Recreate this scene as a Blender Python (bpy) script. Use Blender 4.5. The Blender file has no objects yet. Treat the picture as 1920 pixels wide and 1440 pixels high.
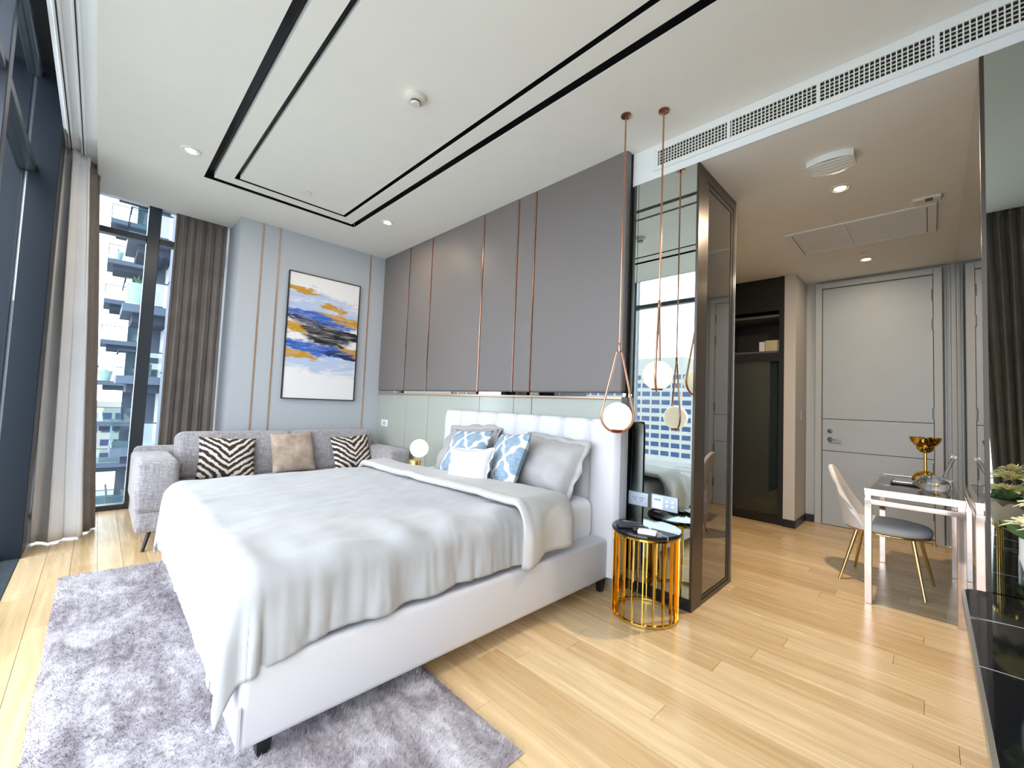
import bpy, bmesh, math, random
from math import sin, cos, pi, radians, sqrt, exp
from mathutils import Vector, Matrix, noise

random.seed(7)
scene = bpy.context.scene
COL = scene.collection

# ------------------------------------------------------------------ camera
F_PX = 781.88
YAW, PITCH, ROLL = 0.7902, 0.0500, 0.0414
CAM = Vector((5.1919, -2.6319, 1.25))
fw = Vector((-sin(YAW)*cos(PITCH), cos(YAW)*cos(PITCH), sin(PITCH)))
rt = Vector((cos(YAW), sin(YAW), 0)); upv = rt.cross(fw)
r2 = rt*cos(ROLL) + upv*sin(ROLL); u2 = upv*cos(ROLL) - rt*sin(ROLL)
cam_data = bpy.data.cameras.new('camera'); cam = bpy.data.objects.new('camera', cam_data); COL.objects.link(cam)
cam.matrix_world = Matrix(((r2.x, u2.x, -fw.x, CAM.x), (r2.y, u2.y, -fw.y, CAM.y), (r2.z, u2.z, -fw.z, CAM.z), (0, 0, 0, 1)))
cam_data.sensor_width = 36.0; cam_data.sensor_fit = 'HORIZONTAL'; cam_data.lens = F_PX/1920*36
cam_data.clip_start = 0.02; cam_data.clip_end = 2000
scene.camera = cam

# ------------------------------------------------------------------ view, sky, sun
vs = scene.view_settings
vs.view_transform = 'Standard'; vs.look = 'None'; vs.gamma = 1.0; vs.use_curve_mapping = False
vs.exposure = 0.66
SKY = 5.0
world = bpy.data.worlds.new('sky'); scene.world = world; world.use_nodes = True
wn = world.node_tree; wn.nodes.clear()
wo = wn.nodes.new('ShaderNodeOutputWorld'); wb = wn.nodes.new('ShaderNodeBackground')
wc = wn.nodes.new('ShaderNodeTexCoord'); wnoi = wn.nodes.new('ShaderNodeTexNoise'); wr = wn.nodes.new('ShaderNodeValToRGB')
wnoi.inputs['Scale'].default_value = 2.2; wnoi.inputs['Detail'].default_value = 5
wr.color_ramp.elements[0].position = 0.38; wr.color_ramp.elements[0].color = (0.66, 0.80, 0.96, 1)
wr.color_ramp.elements[1].position = 0.58; wr.color_ramp.elements[1].color = (0.93, 0.96, 1.0, 1)
wn.links.new(wc.outputs['Generated'], wnoi.inputs['Vector']); wn.links.new(wnoi.outputs['Fac'], wr.inputs['Fac'])
wn.links.new(wr.outputs['Color'], wb.inputs['Color']); wb.inputs['Strength'].default_value = SKY
wn.links.new(wb.outputs['Background'], wo.inputs['Surface'])

sun_d = bpy.data.lights.new('sun', 'SUN'); sun_d.energy = 0.5; sun_d.angle = radians(24); sun_d.color = (1.0, 0.95, 0.88)
sun = bpy.data.objects.new('sun', sun_d); COL.objects.link(sun)
sun.rotation_euler = Vector((-0.42, 0.62, -0.85)).to_track_quat('-Z', 'Y').to_euler()

scene.cycles.max_bounces = 10; scene.cycles.diffuse_bounces = 6; scene.cycles.glossy_bounces = 6
scene.cycles.transmission_bounces = 6; scene.cycles.transparent_max_bounces = 16
scene.cycles.caustics_reflective = False; scene.cycles.caustics_refractive = False
scene.cycles.sample_clamp_indirect = 8.0

def portal(loc, sx, sy, rot):
    d = bpy.data.lights.new('window_portal', 'AREA'); d.shape = 'RECTANGLE'; d.size = sx; d.size_y = sy; d.energy = 1
    d.cycles.is_portal = True
    o = bpy.data.objects.new('window_portal', d); COL.objects.link(o); o.location = loc; o.rotation_euler = rot
portal((3.2, -3.16, 1.75), 5.4, 3.5, (radians(90), 0, 0))          # emits +Y
portal((-0.92, -2.38, 1.62), 1.45, 3.24, (radians(90), 0, radians(-90)))

# ------------------------------------------------------------------ key dimensions
ZC, ZP, ZS = 3.143, 1.3665, 2.899         # ceiling, panel bottom, passage ceiling
YS, XR, YJ, YD = 0.082, 3.641, -1.659, 3.573
YE, YG = -2.756, -3.10                     # ceiling edge at the window side, glass plane
XM, XW, XWALL = 4.12, 5.353, 5.92          # partition end, mirrored wall, right wall
XG = -0.83                                 # end window plane

# ------------------------------------------------------------------ materials
class NT:
    def __init__(s, name):
        s.m = bpy.data.materials.new(name); s.m.use_nodes = True; s.t = s.m.node_tree
        s.b = s.t.nodes['Principled BSDF']; s.out = s.t.nodes['Material Output']
    def n(s, typ, **kw):
        nd = s.t.nodes.new(typ)
        for k, v in kw.items(): setattr(nd, k, v)
        return nd
    def l(s, a, b): s.t.links.new(a, b)
    def setin(s, sock, v):
        if hasattr(v, 'links') or isinstance(v, bpy.types.NodeSocket): s.l(v, sock)
        else: sock.default_value = v
    def math(s, op, a, b=0.0, c=None, clamp=False):
        nd = s.n('ShaderNodeMath', operation=op, use_clamp=clamp)
        s.setin(nd.inputs[0], a); s.setin(nd.inputs[1], b)
        if c is not None: s.setin(nd.inputs[2], c)
        return nd.outputs[0]
    def coord(s, which='Object', scale=None, loc=None, rot=None):
        o = s.n('ShaderNodeTexCoord').outputs[which]
        if scale or loc or rot:
            mp = s.n('ShaderNodeMapping'); s.l(o, mp.inputs[0])
            if scale: mp.inputs['Scale'].default_value = scale
            if loc: mp.inputs['Location'].default_value = loc
            if rot: mp.inputs['Rotation'].default_value = rot
            o = mp.outputs[0]
        return o
    def xyz(s, v):
        nd = s.n('ShaderNodeSeparateXYZ'); s.l(v, nd.inputs[0]); return nd.outputs
    def noise(s, vec, scale, detail=3.0, rough=0.5, dist=0.0):
        nd = s.n('ShaderNodeTexNoise'); s.l(vec, nd.inputs['Vector'])
        nd.inputs['Scale'].default_value = scale; nd.inputs['Detail'].default_value = detail
        nd.inputs['Roughness'].default_value = rough; nd.inputs['Distortion'].default_value = dist
        return nd.outputs['Fac']
    def ramp(s, fac, stops):
        nd = s.n('ShaderNodeValToRGB'); s.l(fac, nd.inputs[0]); e = nd.color_ramp.elements
        while len(e) < len(stops): e.new(0.5)
        for el, (p, c) in zip(e, stops): el.position = p; el.color = (c[0], c[1], c[2], 1)
        return nd.outputs[0]
    def mix(s, fac, a, b, mode='MIX'):
        nd = s.n('ShaderNodeMix', data_type='RGBA', blend_type=mode)
        s.setin(nd.inputs['Factor'], fac)
        for sock, v in ((nd.inputs['A'], a), (nd.inputs['B'], b)):
            if isinstance(v, (tuple, list)): sock.default_value = (v[0], v[1], v[2], 1)
            else: s.l(v, sock)
        return nd.outputs['Result']
    def color(s, c):
        if isinstance(c, (tuple, list)): s.b.inputs['Base Color'].default_value = (c[0], c[1], c[2], 1)
        else: s.l(c, s.b.inputs['Base Color'])
    def bump(s, h, strength=0.2, dist=0.01):
        nd = s.n('ShaderNodeBump'); nd.inputs['Strength'].default_value = strength; nd.inputs['Distance'].default_value = dist
        s.l(h, nd.inputs['Height']); s.l(nd.outputs[0], s.b.inputs['Normal'])

def srgb(r, g, b):
    f = lambda c: ((c/255+0.055)/1.055)**2.4 if c/255 > 0.04045 else c/255/12.92
    return (f(r), f(g), f(b))

def M(name, c, rough=0.5, metal=0.0, spec=0.5, vary=0.0, vscale=8.0, bump=0.0, bscale=60.0, sheen=0.0, coat=0.0, emit=None, estr=0.0):
    n = NT(name)
    n.b.inputs['Roughness'].default_value = rough; n.b.inputs['Metallic'].default_value = metal
    n.b.inputs['Specular IOR Level'].default_value = spec
    n.b.inputs['Sheen Weight'].default_value = sheen; n.b.inputs['Coat Weight'].default_value = coat
    if vary:
        f = n.noise(n.coord(), vscale, 4)
        n.color(n.ramp(f, [(0.3, tuple(x*(1-vary) for x in c)), (0.7, tuple(min(1, x*(1+vary)) for x in c))]))
    else: n.color(c)
    if bump: n.bump(n.noise(n.coord(), bscale, 3), bump, 0.005)
    if emit:
        n.b.inputs['Emission Color'].default_value = (*emit, 1); n.b.inputs['Emission Strength'].default_value = estr
    return n.m

def mirror_mat(name, tint, rough=0.0):
    n = NT(name); n.color(tint); n.b.inputs['Metallic'].default_value = 1.0; n.b.inputs['Roughness'].default_value = rough
    return n.m

def pane_mat(name, tint=(0.93, 0.97, 0.96), refl=0.06, grow=0.5):
    n = NT(name); t = n.t
    tr = n.n('ShaderNodeBsdfTransparent'); tr.inputs[0].default_value = (*tint, 1)
    gl = n.n('ShaderNodeBsdfGlossy'); gl.inputs['Roughness'].default_value = 0.0
    lw = n.n('ShaderNodeLayerWeight'); lw.inputs['Blend'].default_value = 0.25
    f = n.math('MULTIPLY_ADD', lw.outputs['Fresnel'], grow, refl, clamp=True)
    mx = n.n('ShaderNodeMixShader'); n.l(f, mx.inputs[0]); n.l(tr.outputs[0], mx.inputs[1]); n.l(gl.outputs[0], mx.inputs[2])
    n.l(mx.outputs[0], n.out.inputs['Surface'])
    return n.m

MAT = {}
MAT['ceiling'] = M('ceiling_paint', srgb(240, 238, 232), 0.85, vary=0.01)
MAT['white_paint'] = M('white_paint', srgb(232, 234, 236), 0.6)
MAT['wall_grey'] = M('grey_wallpaper', srgb(181, 187, 194), 0.75, bump=0.08, bscale=180)
MAT['wall_warm'] = M('warm_grey_paint', srgb(196, 192, 186), 0.8)
MAT['door'] = M('grey_veneer', srgb(178, 186, 192), 0.5, vary=0.03, vscale=3)
MAT['frame_paint'] = M('frame_paint', srgb(184, 188, 190), 0.55)
MAT['upholstery'] = M('taupe_leather', srgb(118, 112, 110), 0.5, spec=0.35, bump=0.05, bscale=240)
MAT['pale_glass'] = M('pale_green_glass', srgb(166, 171, 163), 0.16, spec=0.5)
MAT['white_leather'] = M('white_leather', srgb(204, 204, 209), 0.42, spec=0.4, bump=0.04, bscale=300)
MAT['sheet'] = M('white_sheet', srgb(238, 238, 241), 0.85, bump=0.25, bscale=9)
MAT['black'] = M('black_lacquer', (0.008, 0.008, 0.009), 0.35)
MAT['black_matt'] = M('matt_black', (0.010, 0.010, 0.011), 0.7)
MAT['dark_metal'] = M('dark_window_metal', srgb(74, 80, 88), 0.32, metal=0.35)
MAT['column'] = M('polished_dark_cladding', srgb(38, 45, 53), 0.30, metal=0.25, spec=0.2)
MAT['silver'] = M('brushed_silver', srgb(190, 196, 200), 0.28, metal=1.0)
MAT['chrome'] = M('rose_chrome', srgb(214, 197, 188), 0.09, metal=1.0)
MAT['copper'] = M('copper', srgb(205, 150, 122), 0.22, metal=1.0)
MAT['copper_dark'] = M('dark_copper', srgb(150, 100, 82), 0.25, metal=1.0)
MAT['rose_strip'] = M('rose_gold_strip', srgb(226, 188, 160), 0.3, metal=0.85)
MAT['gold'] = M('polished_gold', srgb(244, 198, 92), 0.08, metal=1.0)
MAT['brass'] = M('brass', srgb(226, 196, 128), 0.16, metal=1.0)
MAT['mirror'] = mirror_mat('tinted_mirror', (0.60, 0.66, 0.63))
MAT['mirror_dark'] = mirror_mat('dark_tinted_mirror', (0.50, 0.56, 0.53))
MAT['mirror_side'] = mirror_mat('smoked_mirror', (0.52, 0.52, 0.49))
MAT['smoke_glass'] = M('smoked_glass', (0.03, 0.027, 0.024), 0.02, metal=0.0, spec=1.0, coat=1.0)
MAT['bronze'] = M('bronze_frame', srgb(78, 69, 62), 0.3, metal=0.6)
MAT['plastic'] = M('white_plastic', srgb(232, 233, 232), 0.4)
MAT['cream_plastic'] = M('cream_plastic', srgb(222, 219, 205), 0.45)
MAT['plate'] = M('outlet_plate', srgb(176, 186, 198), 0.35)
MAT['plate_blue'] = M('blue_mark', srgb(90, 180, 225), 0.4)
MAT['black_plastic'] = M('black_plastic', (0.02, 0.021, 0.023), 0.35)
MAT['grey_plastic'] = M('grey_plastic', (0.10, 0.105, 0.11), 0.5)
MAT['globe'] = M('opal_globe', (0.55, 0.52, 0.47), 0.25, emit=(1.0, 0.87, 0.68), estr=0.62)
MAT['bulb'] = M('downlight_bulb', (1, 1, 1), 0.5, emit=(1.0, 0.82, 0.58), estr=9.0)
MAT['reflector'] = M('downlight_reflector', srgb(240, 225, 205), 0.3, metal=0.3)
MAT['window_glass'] = pane_mat('window_glass', (0.97, 0.978, 0.985), 0.03, 0.25)
MAT['rail_glass'] = pane_mat('balcony_glass', (0.82, 0.93, 0.91), 0.08, 0.5)
MAT['wardrobe_glass'] = pane_mat('smoked_wardrobe_glass', (0.66, 0.70, 0.69), 0.05, 0.6)
n = NT('clear_glass'); n.color((1, 1, 1)); n.b.inputs['Transmission Weight'].default_value = 1.0; n.b.inputs['Roughness'].default_value = 0.0; n.b.inputs['IOR'].default_value = 1.45
MAT['clear_glass'] = n.m
MAT['ward'] = M('wardrobe_interior', (0.035, 0.030, 0.027), 0.5)
MAT['beige_box'] = M('beige_box', srgb(200, 188, 150), 0.7)
MAT['sill'] = M('dark_stone_sill', srgb(78, 86, 92), 0.25, vary=0.1, vscale=20)
MAT['cream'] = M('cream_seat', srgb(214, 210, 208), 0.6, sheen=0.3)
MAT['pot'] = M('white_ceramic', srgb(225, 228, 230), 0.2)
MAT['petal'] = M('cream_petal', srgb(252, 247, 214), 0.6, vary=0.06, vscale=20)
MAT['stamen'] = M('orange_stamen', srgb(230, 150, 50), 0.6)
MAT['leaf'] = M('leaf_green', srgb(70, 120, 60), 0.6)
MAT['leaf_dark'] = M('tree_green', srgb(80, 120, 70), 0.8, vary=0.3, vscale=0.6)

def mat_floor():
    n = NT('oak_plank'); v = n.coord('Object')
    oi = n.n('ShaderNodeObjectInfo'); rnd = oi.outputs['Random']
    wv = n.n('ShaderNodeVectorMath', operation='ADD'); n.l(oi.outputs['Location'], wv.inputs[0])
    geo = n.n('ShaderNodeNewGeometry')
    mp = n.n('ShaderNodeMapping'); n.l(geo.outputs['Position'], mp.inputs[0]); mp.inputs['Scale'].default_value = (1.6, 26, 1)
    off = n.n('ShaderNodeVectorMath', operation='ADD'); n.l(mp.outputs[0], off.inputs[0])
    cmb = n.n('ShaderNodeCombineXYZ'); n.l(n.math('MULTIPLY', rnd, 40.0), cmb.inputs[0]); n.l(cmb.outputs[0], off.inputs[1])
    g = n.noise(off.outputs[0], 1.0, 5, 0.6, 0.6)
    base = n.ramp(rnd, [(0.0, srgb(208, 176, 130)), (0.35, srgb(226, 198, 154)), (0.7, srgb(232, 206, 164)), (1.0, srgb(218, 186, 138))])
    grain = n.ramp(g, [(0.35, (0.82, 0.80, 0.76)), (0.65, (1.06, 1.05, 1.04))])
    n.color(n.mix(1.0, base, grain, 'MULTIPLY'))
    n.b.inputs['Roughness'].default_value = 0.27; n.b.inputs['Specular IOR Level'].default_value = 0.5
    n.l(n.math('MULTIPLY_ADD', g, 0.12, 0.20), n.b.inputs['Roughness'])
    return n.m
MAT['oak'] = mat_floor()

def mat_tweed():
    n = NT('grey_tweed'); v = n.coord('Object')
    a = n.noise(n.coord('Object', (90, 90, 14)), 1.0, 3, 0.7); b = n.noise(n.coord('Object', (16, 16, 160)), 1.0, 3, 0.7)
    f = n.math('MULTIPLY_ADD', a, 0.5, n.math('MULTIPLY', b, 0.5))
    big = n.noise(v, 4, 2)
    c = n.ramp(f, [(0.36, srgb(96, 91, 94)), (0.50, srgb(150, 146, 150)), (0.64, srgb(196, 194, 198))])
    n.color(n.mix(0.35, c, n.ramp(big, [(0.35, srgb(128, 124, 128)), (0.65, srgb(176, 174, 178))])))
    n.b.inputs['Roughness'].default_value = 0.85; n.b.inputs['Sheen Weight'].default_value = 0.3
    n.bump(f, 0.35, 0.004); return n.m
MAT['tweed'] = mat_tweed()

def mat_marble():
    n = NT('black_marble'); v = n.coord('Object')
    d = n.noise(v, 3.0, 5, 0.6, 0.4)
    w = n.n('ShaderNodeTexNoise'); n.l(n.coord('Object', (1.2, 3.4, 1)), w.inputs['Vector']); w.inputs['Scale'].default_value = 0.9; w.inputs['Detail'].default_value = 1.6; w.inputs['Distortion'].default_value = 0.35
    ridge = n.math('ABSOLUTE', n.math('SUBTRACT', w.outputs['Fac'], 0.5))
    vein = n.math('SUBTRACT', 1.0, n.math('DIVIDE', ridge, 0.012), clamp=True)
    vein = n.math('MULTIPLY', vein, n.math('MULTIPLY_ADD', d, 3.0, -0.9, clamp=True), clamp=True)
    n.color(n.mix(vein, (0.008, 0.009, 0.011), (0.72, 0.73, 0.76)))
    n.b.inputs['Roughness'].default_value = 0.06; return n.m
MAT['marble'] = mat_marble()

def mat_rug():
    n = NT('rug_pile'); v = n.coord('Object')
    a = n.noise(n.coord('Object', (1.6, 3.6, 1)), 1.5, 4, 0.62, 0.8); b = n.noise(n.coord('Object', (1, 1, 1)), 28, 4, 0.7)
    c = n.noise(n.coord('Object', (6, 16, 1)), 1.2, 3, 0.6, 0.5)
    f = n.math('ADD', n.math('MULTIPLY', a, 0.55), n.math('ADD', n.math('MULTIPLY', b, 0.25), n.math('MULTIPLY', c, 0.2)))
    n.color(n.ramp(f, [(0.36, srgb(112, 102, 110)), (0.47, srgb(160, 153, 159)), (0.56, srgb(194, 190, 195)), (0.68, srgb(218, 216, 219))]))
    n.b.inputs['Roughness'].default_value = 0.9; n.b.inputs['Sheen Weight'].default_value = 0.2
    return n.m
MAT['rug'] = mat_rug()

def cloth(name, lo, hi, scale=5, rough=0.75, sheen=0.3, fine=220, bstr=0.08):
    n = NT(name); v = n.coord()
    n.color(n.ramp(n.noise(v, scale, 4, 0.55), [(0.3, lo), (0.7, hi)]))
    n.b.inputs['Roughness'].default_value = rough; n.b.inputs['Sheen Weight'].default_value = sheen
    n.bump(n.noise(v, fine, 2), bstr, 0.004); return n.m
MAT['duvet'] = cloth('pale_grey_duvet', srgb(166, 168, 171), srgb(176, 178, 181), 3, 0.62, 0.25, 26, 0.25)
MAT['duvet_in'] = cloth('pale_duvet_lining', srgb(178, 176, 173), srgb(190, 188, 184), 3, 0.7, 0.2, 26, 0.25)
MAT['pillow_grey'] = cloth('grey_pillow_satin', srgb(158, 156, 155), srgb(170, 168, 167), 4, 0.55, 0.2, 30, 0.15)
MAT['pillow_white'] = cloth('white_quilted', srgb(198, 197, 200), srgb(210, 209, 212), 5, 0.6, 0.1, 60, 0.3)
MAT['suede'] = cloth('beige_suede', srgb(146, 128, 112), srgb(196, 180, 164), 9, 0.9, 0.3, 200, 0.2)
MAT['taupe'] = cloth('taupe_curtain', srgb(124, 115, 109), srgb(142, 133, 127), 4, 0.8, 0.2, 300, 0.06)
MAT['lining'] = cloth('silver_lining', srgb(232, 234, 238), srgb(242, 243, 245), 3, 0.36, 0.1, 40, 0.06)

def mat_zebra():
    n = NT('zebra_velvet'); v = n.coord(); x, y, z = n.xyz(v)
    ax = n.math('ABSOLUTE', x)
    nz = n.noise(v, 7, 3, 0.6)
    p = n.math('SUBTRACT', z, n.math('MULTIPLY', ax, 0.85))
    ph = n.math('ADD', n.math('MULTIPLY', p, 98.0), n.math('MULTIPLY', nz, 9.0))
    s = n.math('SINE', ph)
    f = n.math('ADD', s, n.math('MULTIPLY', n.math('SUBTRACT', n.noise(v, 70, 2), 0.5), 1.6))
    n.color(n.ramp(n.math('MULTIPLY_ADD', f, 0.5, 0.5), [(0.48, srgb(52, 44, 42)), (0.62, srgb(222, 212, 200))]))
    n.b.inputs['Roughness'].default_value = 0.9; n.bump(n.noise(v, 120, 2), 0.3, 0.004); return n.m
MAT['zebra'] = mat_zebra()

def mat_lattice():
    n = NT('blue_lattice_linen'); v = n.coord(); x, y, z = n.xyz(v)
    wob = n.math('MULTIPLY', n.math('SUBTRACT', n.noise(v, 14, 2), 0.5), 0.5)
    kx, kz = 2*pi/0.190, 2*pi/0.250
    a = n.math('COSINE', n.math('MULTIPLY', x, kx)); b = n.math('COSINE', n.math('MULTIPLY', z, kz))
    c3 = n.math('MULTIPLY', n.math('COSINE', n.math('MULTIPLY', x, kx*3)), 0.20); d3 = n.math('MULTIPLY', n.math('COSINE', n.math('MULTIPLY', z, kz*3)), 0.28)
    p = n.math('ABSOLUTE', n.math('ADD', n.math('ADD', a, b), n.math('ADD', n.math('ADD', c3, d3), wob)))
    f = n.math('SUBTRACT', 1.0, n.math('DIVIDE', p, 0.50), clamp=True)
    st = n.noise(n.coord('Object', (30, 30, 160)), 1.0, 3)
    blue = n.ramp(st, [(0.35, srgb(116, 140, 160)), (0.65, srgb(148, 168, 185))])
    n.color(n.mix(n.math('MULTIPLY', f, 3.5, clamp=True), blue, srgb(214, 214, 208)))
    n.b.inputs['Roughness'].default_value = 0.85; n.bump(st, 0.15, 0.004); return n.m
MAT['lattice'] = mat_lattice()

def mat_painting():
    n = NT('abstract_painting'); v = n.coord(); x, y, z = n.xyz(v)
    u = n.math('DIVIDE', y, 0.84); w = n.math('SUBTRACT', 0.5, n.math('DIVIDE', z, 1.46))     # w: 0 top .. 1 bottom
    slow = n.noise(n.coord('Object', (1, 2.2, 5)), 1.6, 4, 0.6, 0.5)
    w = n.math('ADD', w, n.math('MULTIPLY', n.math('SUBTRACT', slow, 0.5), 0.16))
    w = n.math('ADD', w, n.math('MULTIPLY', u, -0.07))
    col = None
    def layer(base, c, wc, wh, uc, uh, seed, k=2.2, m=3.4, sc=(1, 3.0, 26), op=1.0):
        nz = n.noise(n.coord('Object', sc, (seed, seed*1.7, seed*0.6)), 1.3, 6, 0.68, 0.9)
        dw = n.math('DIVIDE', n.math('SUBTRACT', w, wc), wh); du = n.math('DIVIDE', n.math('SUBTRACT', u, uc), uh)
        e = n.math('SUBTRACT', 1.0, n.math('ADD', n.math('MULTIPLY', dw, dw), n.math('MULTIPLY', du, du)))
        mk = n.math('ADD', n.math('MULTIPLY', e, k), n.math('MULTIPLY', n.math('SUBTRACT', nz, 0.52), m*2), clamp=True)
        return n.mix(n.math('MULTIPLY', mk, op), base, c)
    pal = srgb(150, 180, 226); blue = srgb(44, 96, 188); navy = srgb(18, 42, 92); gold = srgb(196, 146, 40); blk = srgb(18, 20, 30); wht = srgb(236, 236, 238)
    c = n.mix(0.0, wht, wht)
    c = layer(c, pal, 0.25, 0.13, 0.0, 0.9, 3.1, 1.2, 2.2, (1, 2, 9), 0.75)
    c = layer(c, pal, 0.70, 0.11, 0.0, 0.9, 7.7, 1.2, 2.2, (1, 2, 9), 0.7)
    c = layer(c, gold, 0.16, 0.025, -0.34, 0.30, 1.3)
    c = layer(c, gold, 0.31, 0.050, 0.28, 0.46, 2.9, 2.6)
    c = layer(c, gold, 0.235, 0.02, 0.12, 0.25, 12.9)
    c = layer(c, blue, 0.36, 0.06, -0.15, 0.75, 5.2)
    c = layer(c, navy, 0.385, 0.03, -0.2, 0.45, 6.6)
    c = layer(c, gold, 0.465, 0.055, -0.40, 0.28, 8.4)
    c = layer(c, blk, 0.445, 0.055, 0.12, 0.50, 9.3, 3.0, 2.4)
    c = layer(c, gold, 0.565, 0.055, 0.40, 0.30, 4.6, 2.6)
    c = layer(c, blk, 0.52, 0.045, 0.02, 0.36, 10.5, 2.4, 2.6)
    c = layer(c, blue, 0.605, 0.055, -0.12, 0.70, 11.8)
    c = layer(c, navy, 0.61, 0.03, 0.25, 0.35, 16.2)
    c = layer(c, gold, 0.675, 0.035, -0.36, 0.32, 13.3)
    c = layer(c, wht, 0.50, 0.25, 0.0, 0.8, 14.9, 0.2, 3.2, (1, 2.6, 34), 0.4)
    n.color(c); n.b.inputs['Roughness'].default_value = 0.5; return n.m
MAT['painting'] = mat_painting()

# ------------------------------------------------------------------ object helpers
ORG = {}
def org(o): return ORG.get(o.name, Vector((0, 0, 0))) if o else Vector((0, 0, 0))
def tag(o, label=None, cat=None, group=None, kind=None):
    if label: o['label'] = label
    if cat: o['category'] = cat
    if group: o['group'] = group
    if kind: o['kind'] = kind
    return o
def thing(name, label, cat, loc, rot=(0, 0, 0), group=None, kind=None):
    o = bpy.data.objects.new(name, None); COL.objects.link(o); o.empty_display_size = 0.1
    o.location = loc; o.rotation_euler = rot; ORG[o.name] = Vector(loc)
    return tag(o, label, cat, group, kind)
def link(name, me, mat, parent, worldloc, local=False):
    o = bpy.data.objects.new(name, me); COL.objects.link(o)
    if mat is not None and not me.materials: me.materials.append(MAT[mat] if isinstance(mat, str) else mat)
    if parent: o.parent = parent
    if local: o.location = worldloc; ORG[o.name] = Vector((0, 0, 0))
    else: o.location = Vector(worldloc) - org(parent); ORG[o.name] = Vector(worldloc)
    return o
def mesh(name, verts, faces, mat, parent=None, smooth=False, local=False, origin=None):
    vs_ = [Vector(v) for v in verts]
    if local: o0 = Vector((0, 0, 0))
    elif origin is not None: o0 = Vector(origin)
    elif parent: o0 = org(parent)
    else:
        o0 = Vector(((min(v.x for v in vs_)+max(v.x for v in vs_))/2, (min(v.y for v in vs_)+max(v.y for v in vs_))/2, min(v.z for v in vs_)))
    me = bpy.data.meshes.new(name); me.from_pydata([v-o0 for v in vs_], [], faces); me.update()
    bm = bmesh.new(); bm.from_mesh(me); bmesh.ops.recalc_face_normals(bm, faces=bm.faces); bm.to_mesh(me); bm.free()
    if smooth: me.polygons.foreach_set('use_smooth', [True]*len(me.polygons))
    return link(name, me, mat, parent, o0, local)
UNIT = {}
def unit_box():
    if 'b' not in UNIT:
        v = [(x, y, z) for x in (-.5, .5) for y in (-.5, .5) for z in (-.5, .5)]
        f = [(0, 1, 3, 2), (4, 6, 7, 5), (0, 4, 5, 1), (2, 3, 7, 6), (0, 2, 6, 4), (1, 5, 7, 3)]
        UNIT['b'] = (v, f)
    return UNIT['b']
def box(name, lo, hi, mat, parent=None, bevel=0.0, seg=2, local=False, rot=None, smooth=None):
    lo = Vector(lo); hi = Vector(hi); c = (lo+hi)/2; s = hi-lo
    v, f = unit_box(); me = bpy.data.meshes.new(name)
    me.from_pydata([(a[0]*s.x, a[1]*s.y, a[2]*s.z) for a in v], [], f)
    bm = bmesh.new(); bm.from_mesh(me); bmesh.ops.recalc_face_normals(bm, faces=bm.faces)
    if bevel:
        bmesh.ops.bevel(bm, geom=bm.edges[:], offset=min(bevel, min(abs(t) for t in s)*0.49), segments=seg, profile=0.5, affect='EDGES')
    bm.to_mesh(me); bm.free()
    if bevel and seg > 1 or smooth: me.polygons.foreach_set('use_smooth', [True]*len(me.polygons)); me.set_sharp_from_angle(angle=radians(50))
    o = link(name, me, mat, parent, c, local)
    if rot: o.rotation_euler = rot
    return o
SHARED = {}
def piece(name, lo, hi, mat, parent):
    """cheap shared unit box, scaled"""
    key = mat
    if key not in SHARED:
        v, f = unit_box(); me = bpy.data.meshes.new('piece_'+mat); me.from_pydata(v, [], f)
        bm = bmesh.new(); bm.from_mesh(me); bmesh.ops.recalc_face_normals(bm, faces=bm.faces); bm.to_mesh(me); bm.free()
        me.materials.append(MAT[mat]); SHARED[key] = me
    lo = Vector(lo); hi = Vector(hi)
    o = bpy.data.objects.new(name, SHARED[key]); COL.objects.link(o); o.parent = parent
    o.location = (lo+hi)/2 - org(parent); o.scale = hi-lo; ORG[o.name] = (lo+hi)/2
    return o
def tube_vf(pts, r, n=8, closed=False):
    pts = [Vector(p) for p in pts]; V = []; Fc = []; N = len(pts); prev = None
    rr = r if isinstance(r, (list, tuple)) else [r]*N
    for i, p in enumerate(pts):
        if closed: t = (pts[(i+1) % N]-pts[i-1]).normalized()
        else: t = (pts[min(i+1, N-1)]-pts[max(i-1, 0)]).normalized()
        if prev is None:
            a = Vector((0, 0, 1)) if abs(t.z) < 0.9 else Vector((1, 0, 0)); a = (a - t*a.dot(t)).normalized()
        else: a = (prev - t*prev.dot(t)).normalized()
        prev = a; b = t.cross(a)
        for k in range(n): V.append(p + (a*cos(2*pi*k/n)+b*sin(2*pi*k/n))*rr[i])
    for i in range(N if closed else N-1):
        for k in range(n):
            j = (i+1) % N; Fc.append((i*n+k, i*n+(k+1) % n, j*n+(k+1) % n, j*n+k))
    if not closed: Fc.append(tuple(range(n))); Fc.append(tuple((N-1)*n+k for k in range(n)))
    return V, Fc
def tube(name, pts, r, mat, parent=None, n=8, closed=False, local=False):
    v, f = tube_vf(pts, r, n, closed); o = mesh(name, v, f, mat, parent, True, local)
    o.data.set_sharp_from_angle(angle=radians(60)); return o
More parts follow.
